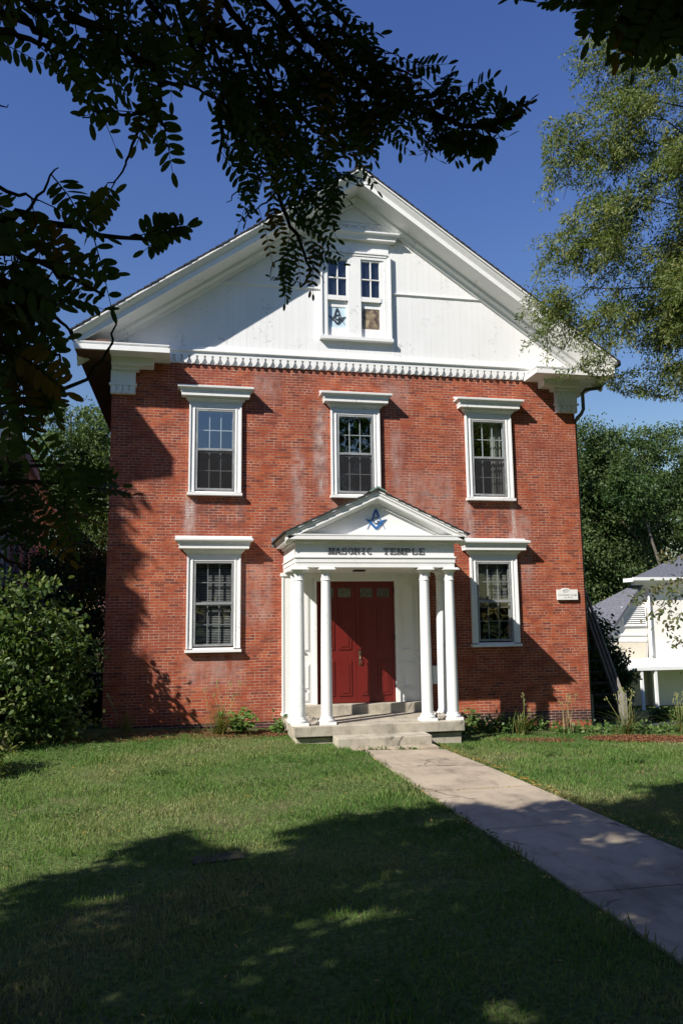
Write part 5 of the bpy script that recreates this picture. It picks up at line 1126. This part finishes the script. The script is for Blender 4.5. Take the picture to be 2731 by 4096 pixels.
# fallen yellow leaves
fx = np.concatenate([rng.uniform(-9, 8, 420), (.88 + np.abs(rng.normal(0, .07, 420))), rng.uniform(-.55, .85, 50), rng.uniform(-.55, .85, 130), -.62 - np.abs(rng.normal(0, .05, 60))])
fy = np.concatenate([rng.uniform(-14, -1.3, 420), rng.uniform(-11, -2.4, 420), rng.uniform(-13, -2.4, 50), -6.43 + rng.normal(0, .014, 130), rng.uniform(-11, -2.5, 60)])
n = len(fx); fp = np.stack([fx, fy, gz(fx, fy) + np.where((fx > -.60) & (fx < .865), .022, .045)], -1); nr = rng.standard_normal((n, 3)) * .3; nr[:, 2] += 1; ha = rng.standard_normal((n, 3)); ha[:, 2] *= .1
o = fast_mesh('fallen_leaves', leaf_verts(fp, ha, nr, .042, .017, LEAF6), 0, leaf_mat('fallen_leaf', [(.30, .17, .03), (.42, .26, .05), (.24, .11, .03)], .1), rng.uniform(0, 1, n)); tag(o, kind='stuff')
# ivy and weeds along the wall and weeds at the step
wx = np.concatenate([rng.uniform(1.6, 4.0, 900), rng.uniform(4.0, 8.5, 950), rng.uniform(-1.95, -1.72, 70)]); wy = np.concatenate([-.12 - rng.uniform(0, .55, 900) * np.clip(1.6 - (wx[:900] - 1.7) * .5, .4, 1.6), -.2 - rng.uniform(0, .8, 950), -.3 - rng.uniform(0, .6, 70)])
n = len(wx); wp_ = np.stack([wx, wy, gz(wx, wy) + np.abs(rng.normal(0, .10, n)) * np.where(wx < 4, 1.3, .8) + .02], -1); nr = rng.standard_normal((n, 3)) * .7; nr[:, 2] += .8; nr[:, 1] -= .5
o = fast_mesh('ground_ivy', leaf_verts(wp_, rng.standard_normal((n, 3)), nr, rng.uniform(.05, .11, n), rng.uniform(.04, .09, n), LEAF6), 0, LV_VIB, rng.uniform(0, 1, n)); tag(o, kind='stuff')
wx = np.concatenate([rng.normal(c, .05, 26) for c in (-.46, -.25, .06, .30)]); wy = rng.normal(-2.87, .02, len(wx)); n = len(wx)
o = fast_mesh('weeds', leaf_verts(np.stack([wx, wy, gz(wx, wy) + rng.uniform(.02, .06, n)], -1), rng.standard_normal((n, 3)), rng.standard_normal((n, 3)) + (0, 0, .8), .05, .022, LEAF6), 0, LV_VIB, rng.uniform(0, 1, n)); tag(o, kind='stuff')
# perennials
LV_LILY = leaf_mat('daylily_leaf', [(.055, .095, .022), (.10, .145, .035), (.19, .185, .065), (.25, .16, .06)], .3)
STALK = plain('stalk_green', (.20, .205, .075), .7)
def clump(name, label, cat, x, y, n, h, seed, mat=LV_LILY, stalks=4, spread=.45, group=None, dryf=.25):
    r = np.random.default_rng(seed); z0 = float(gz(x, y)); T = empty(name, (x, y, z0)); tag(T, label, cat, group)
    V = []; tint = []
    for i in range(n):
        a = r.uniform(0, 2 * math.pi); b0_ = np.array([r.normal(0, .07), r.normal(0, .05), 0]); out = np.array([math.cos(a), math.sin(a), 0]); L = h * r.uniform(.55, 1.1); k = r.uniform(.15, 1.0) * spread
        sdv = np.array([-math.sin(a), math.cos(a), 0]) * r.uniform(.006, .011); segs = 5; pts = []
        for t in np.linspace(0, 1, segs + 1): pts.append(b0_ + out * k * L * (t ** 1.6) * 1.5 + np.array([0, 0, L * (t - .42 * k * 1.6 * t ** 3)]))
        tv = np.clip(r.normal(.35, .2), 0, 1) if r.uniform() > dryf else r.uniform(.7, 1)
        for s_ in range(segs):
            wa, wb = 1 - (s_ / segs) ** 2, 1 - ((s_ + 1) / segs) ** 2; V.append([pts[s_] - sdv * wa, pts[s_] + sdv * wa, pts[s_ + 1] + sdv * wb, pts[s_ + 1] - sdv * wb]); tint.append(tv)
    fast_mesh('leaves', np.array(V), 0, mat, tint, T)
    if stalks:
        for i in range(stalks):
            s_ = MB(); p0 = np.array([r.normal(0, .06), r.normal(0, .05), 0]); tp = p0 + np.array([r.normal(0, .14), r.normal(0, .1), h * r.uniform(.95, 1.3)]); s_.tube([p0, (p0 + tp) / 2 + (r.normal(0, .02), 0, .02), tp], [.0045, .004, .003], 5)
            for k_ in range(4):
                q_ = tp + np.array([r.normal(0, .025), r.normal(0, .02), r.uniform(-.10, .02)]); s_.lathe(q_, [(.002, -.02), (.011, 0), (.009, .014), (.001, .024)], 6)
            s_.build('flower_stalk', STALK, T)
    return T
G = 'daylily clumps along the brick base'
clump('daylily', 'arching daylily clump before the brick wall left of the porch', 'plant', -2.95, -.85, 105, .78, 1, stalks=6, spread=1.0, group=G)
clump('daylily', 'dim daylily clump in the shade by the left brick corner', 'plant', -4.75, -.65, 34, .62, 2, stalks=2, group=G)
clump('daylily', 'bright daylily clump in front of the right brick wall', 'plant', 3.15, -.95, 60, .70, 3, stalks=2, group=G, spread=.85)
clump('daylily', 'daylily clump with many seed pods beside the right brick corner', 'plant', 5.55, -.9, 44, .74, 4, stalks=12, group=G, spread=.9)
clump('daylily', 'daylily clump with seed pods at the right edge of the lawn', 'plant', 6.85, -.95, 46, .72, 5, stalks=12, group=G, spread=.9)
clump('dry_stems', 'thin dry brown stems standing before the right brick wall', 'plant', 4.25, -.7, 16, .62, 6, mat=leaf_mat('dry_stem', [(.22, .15, .08), (.30, .21, .12)], 0), stalks=5, spread=.12)
# broad leaved plant beside the left daylily
def leafy(name, label, x, y, n, h, rad, L, seed, mat=LV_VIB):
    r = np.random.default_rng(seed); z0 = float(gz(x, y)); T = empty(name, (x, y, z0)); tag(T, label, 'plant'); s_ = MB(); C = []; A = []
    for i in range(n):
        a = r.uniform(0, 2 * math.pi); tp = np.array([rad * r.uniform(.2, 1) * math.cos(a), rad * .7 * r.uniform(.2, 1) * math.sin(a), h * r.uniform(.45, 1)]); s_.tube([(0, 0, 0), tp * (.5, .5, .6), tp], [.006, .005, .003], 5)
        for k_ in range(7):
            t = r.uniform(.35, 1); C.append(tp * (t, t, t)); b_ = r.uniform(0, 2 * math.pi); A.append((math.cos(b_), math.sin(b_), r.uniform(-.5, .3)))
    C = np.array(C); N = r.standard_normal((len(C), 3)) * .5 + np.array([-.3, -.5, .9]); s = r.uniform(.7, 1.2, len(C)); s_.build('stems', plain('stem_green', (.08, .11, .035), .7), T)
    fast_mesh('leaves', leaf_verts(C, np.array(A), N, L * s, L * .55 * s, LEAF6), 0, mat, r.uniform(.3, 1, len(C)), T)
LV_PHL = leaf_mat('bright_leaf', [(.06, .13, .022), (.10, .19, .035), (.15, .24, .06)], .35)
leafy('broadleaf_plant', 'bright broad leaved plant beside the left daylily clump', -2.55, -.8, 24, .50, .42, .14, 8, LV_PHL)
leafy('small_weed', 'small leafy weed against the left side of the porch slab', -1.86, -.75, 7, .24, .13, .10, 9, LV_PHL)
leafy('vine_shoot', 'climbing leafy shoot on the shaded brick right of the porch', 2.35, -.3, 8, .50, .16, .10, 10)
print('built')
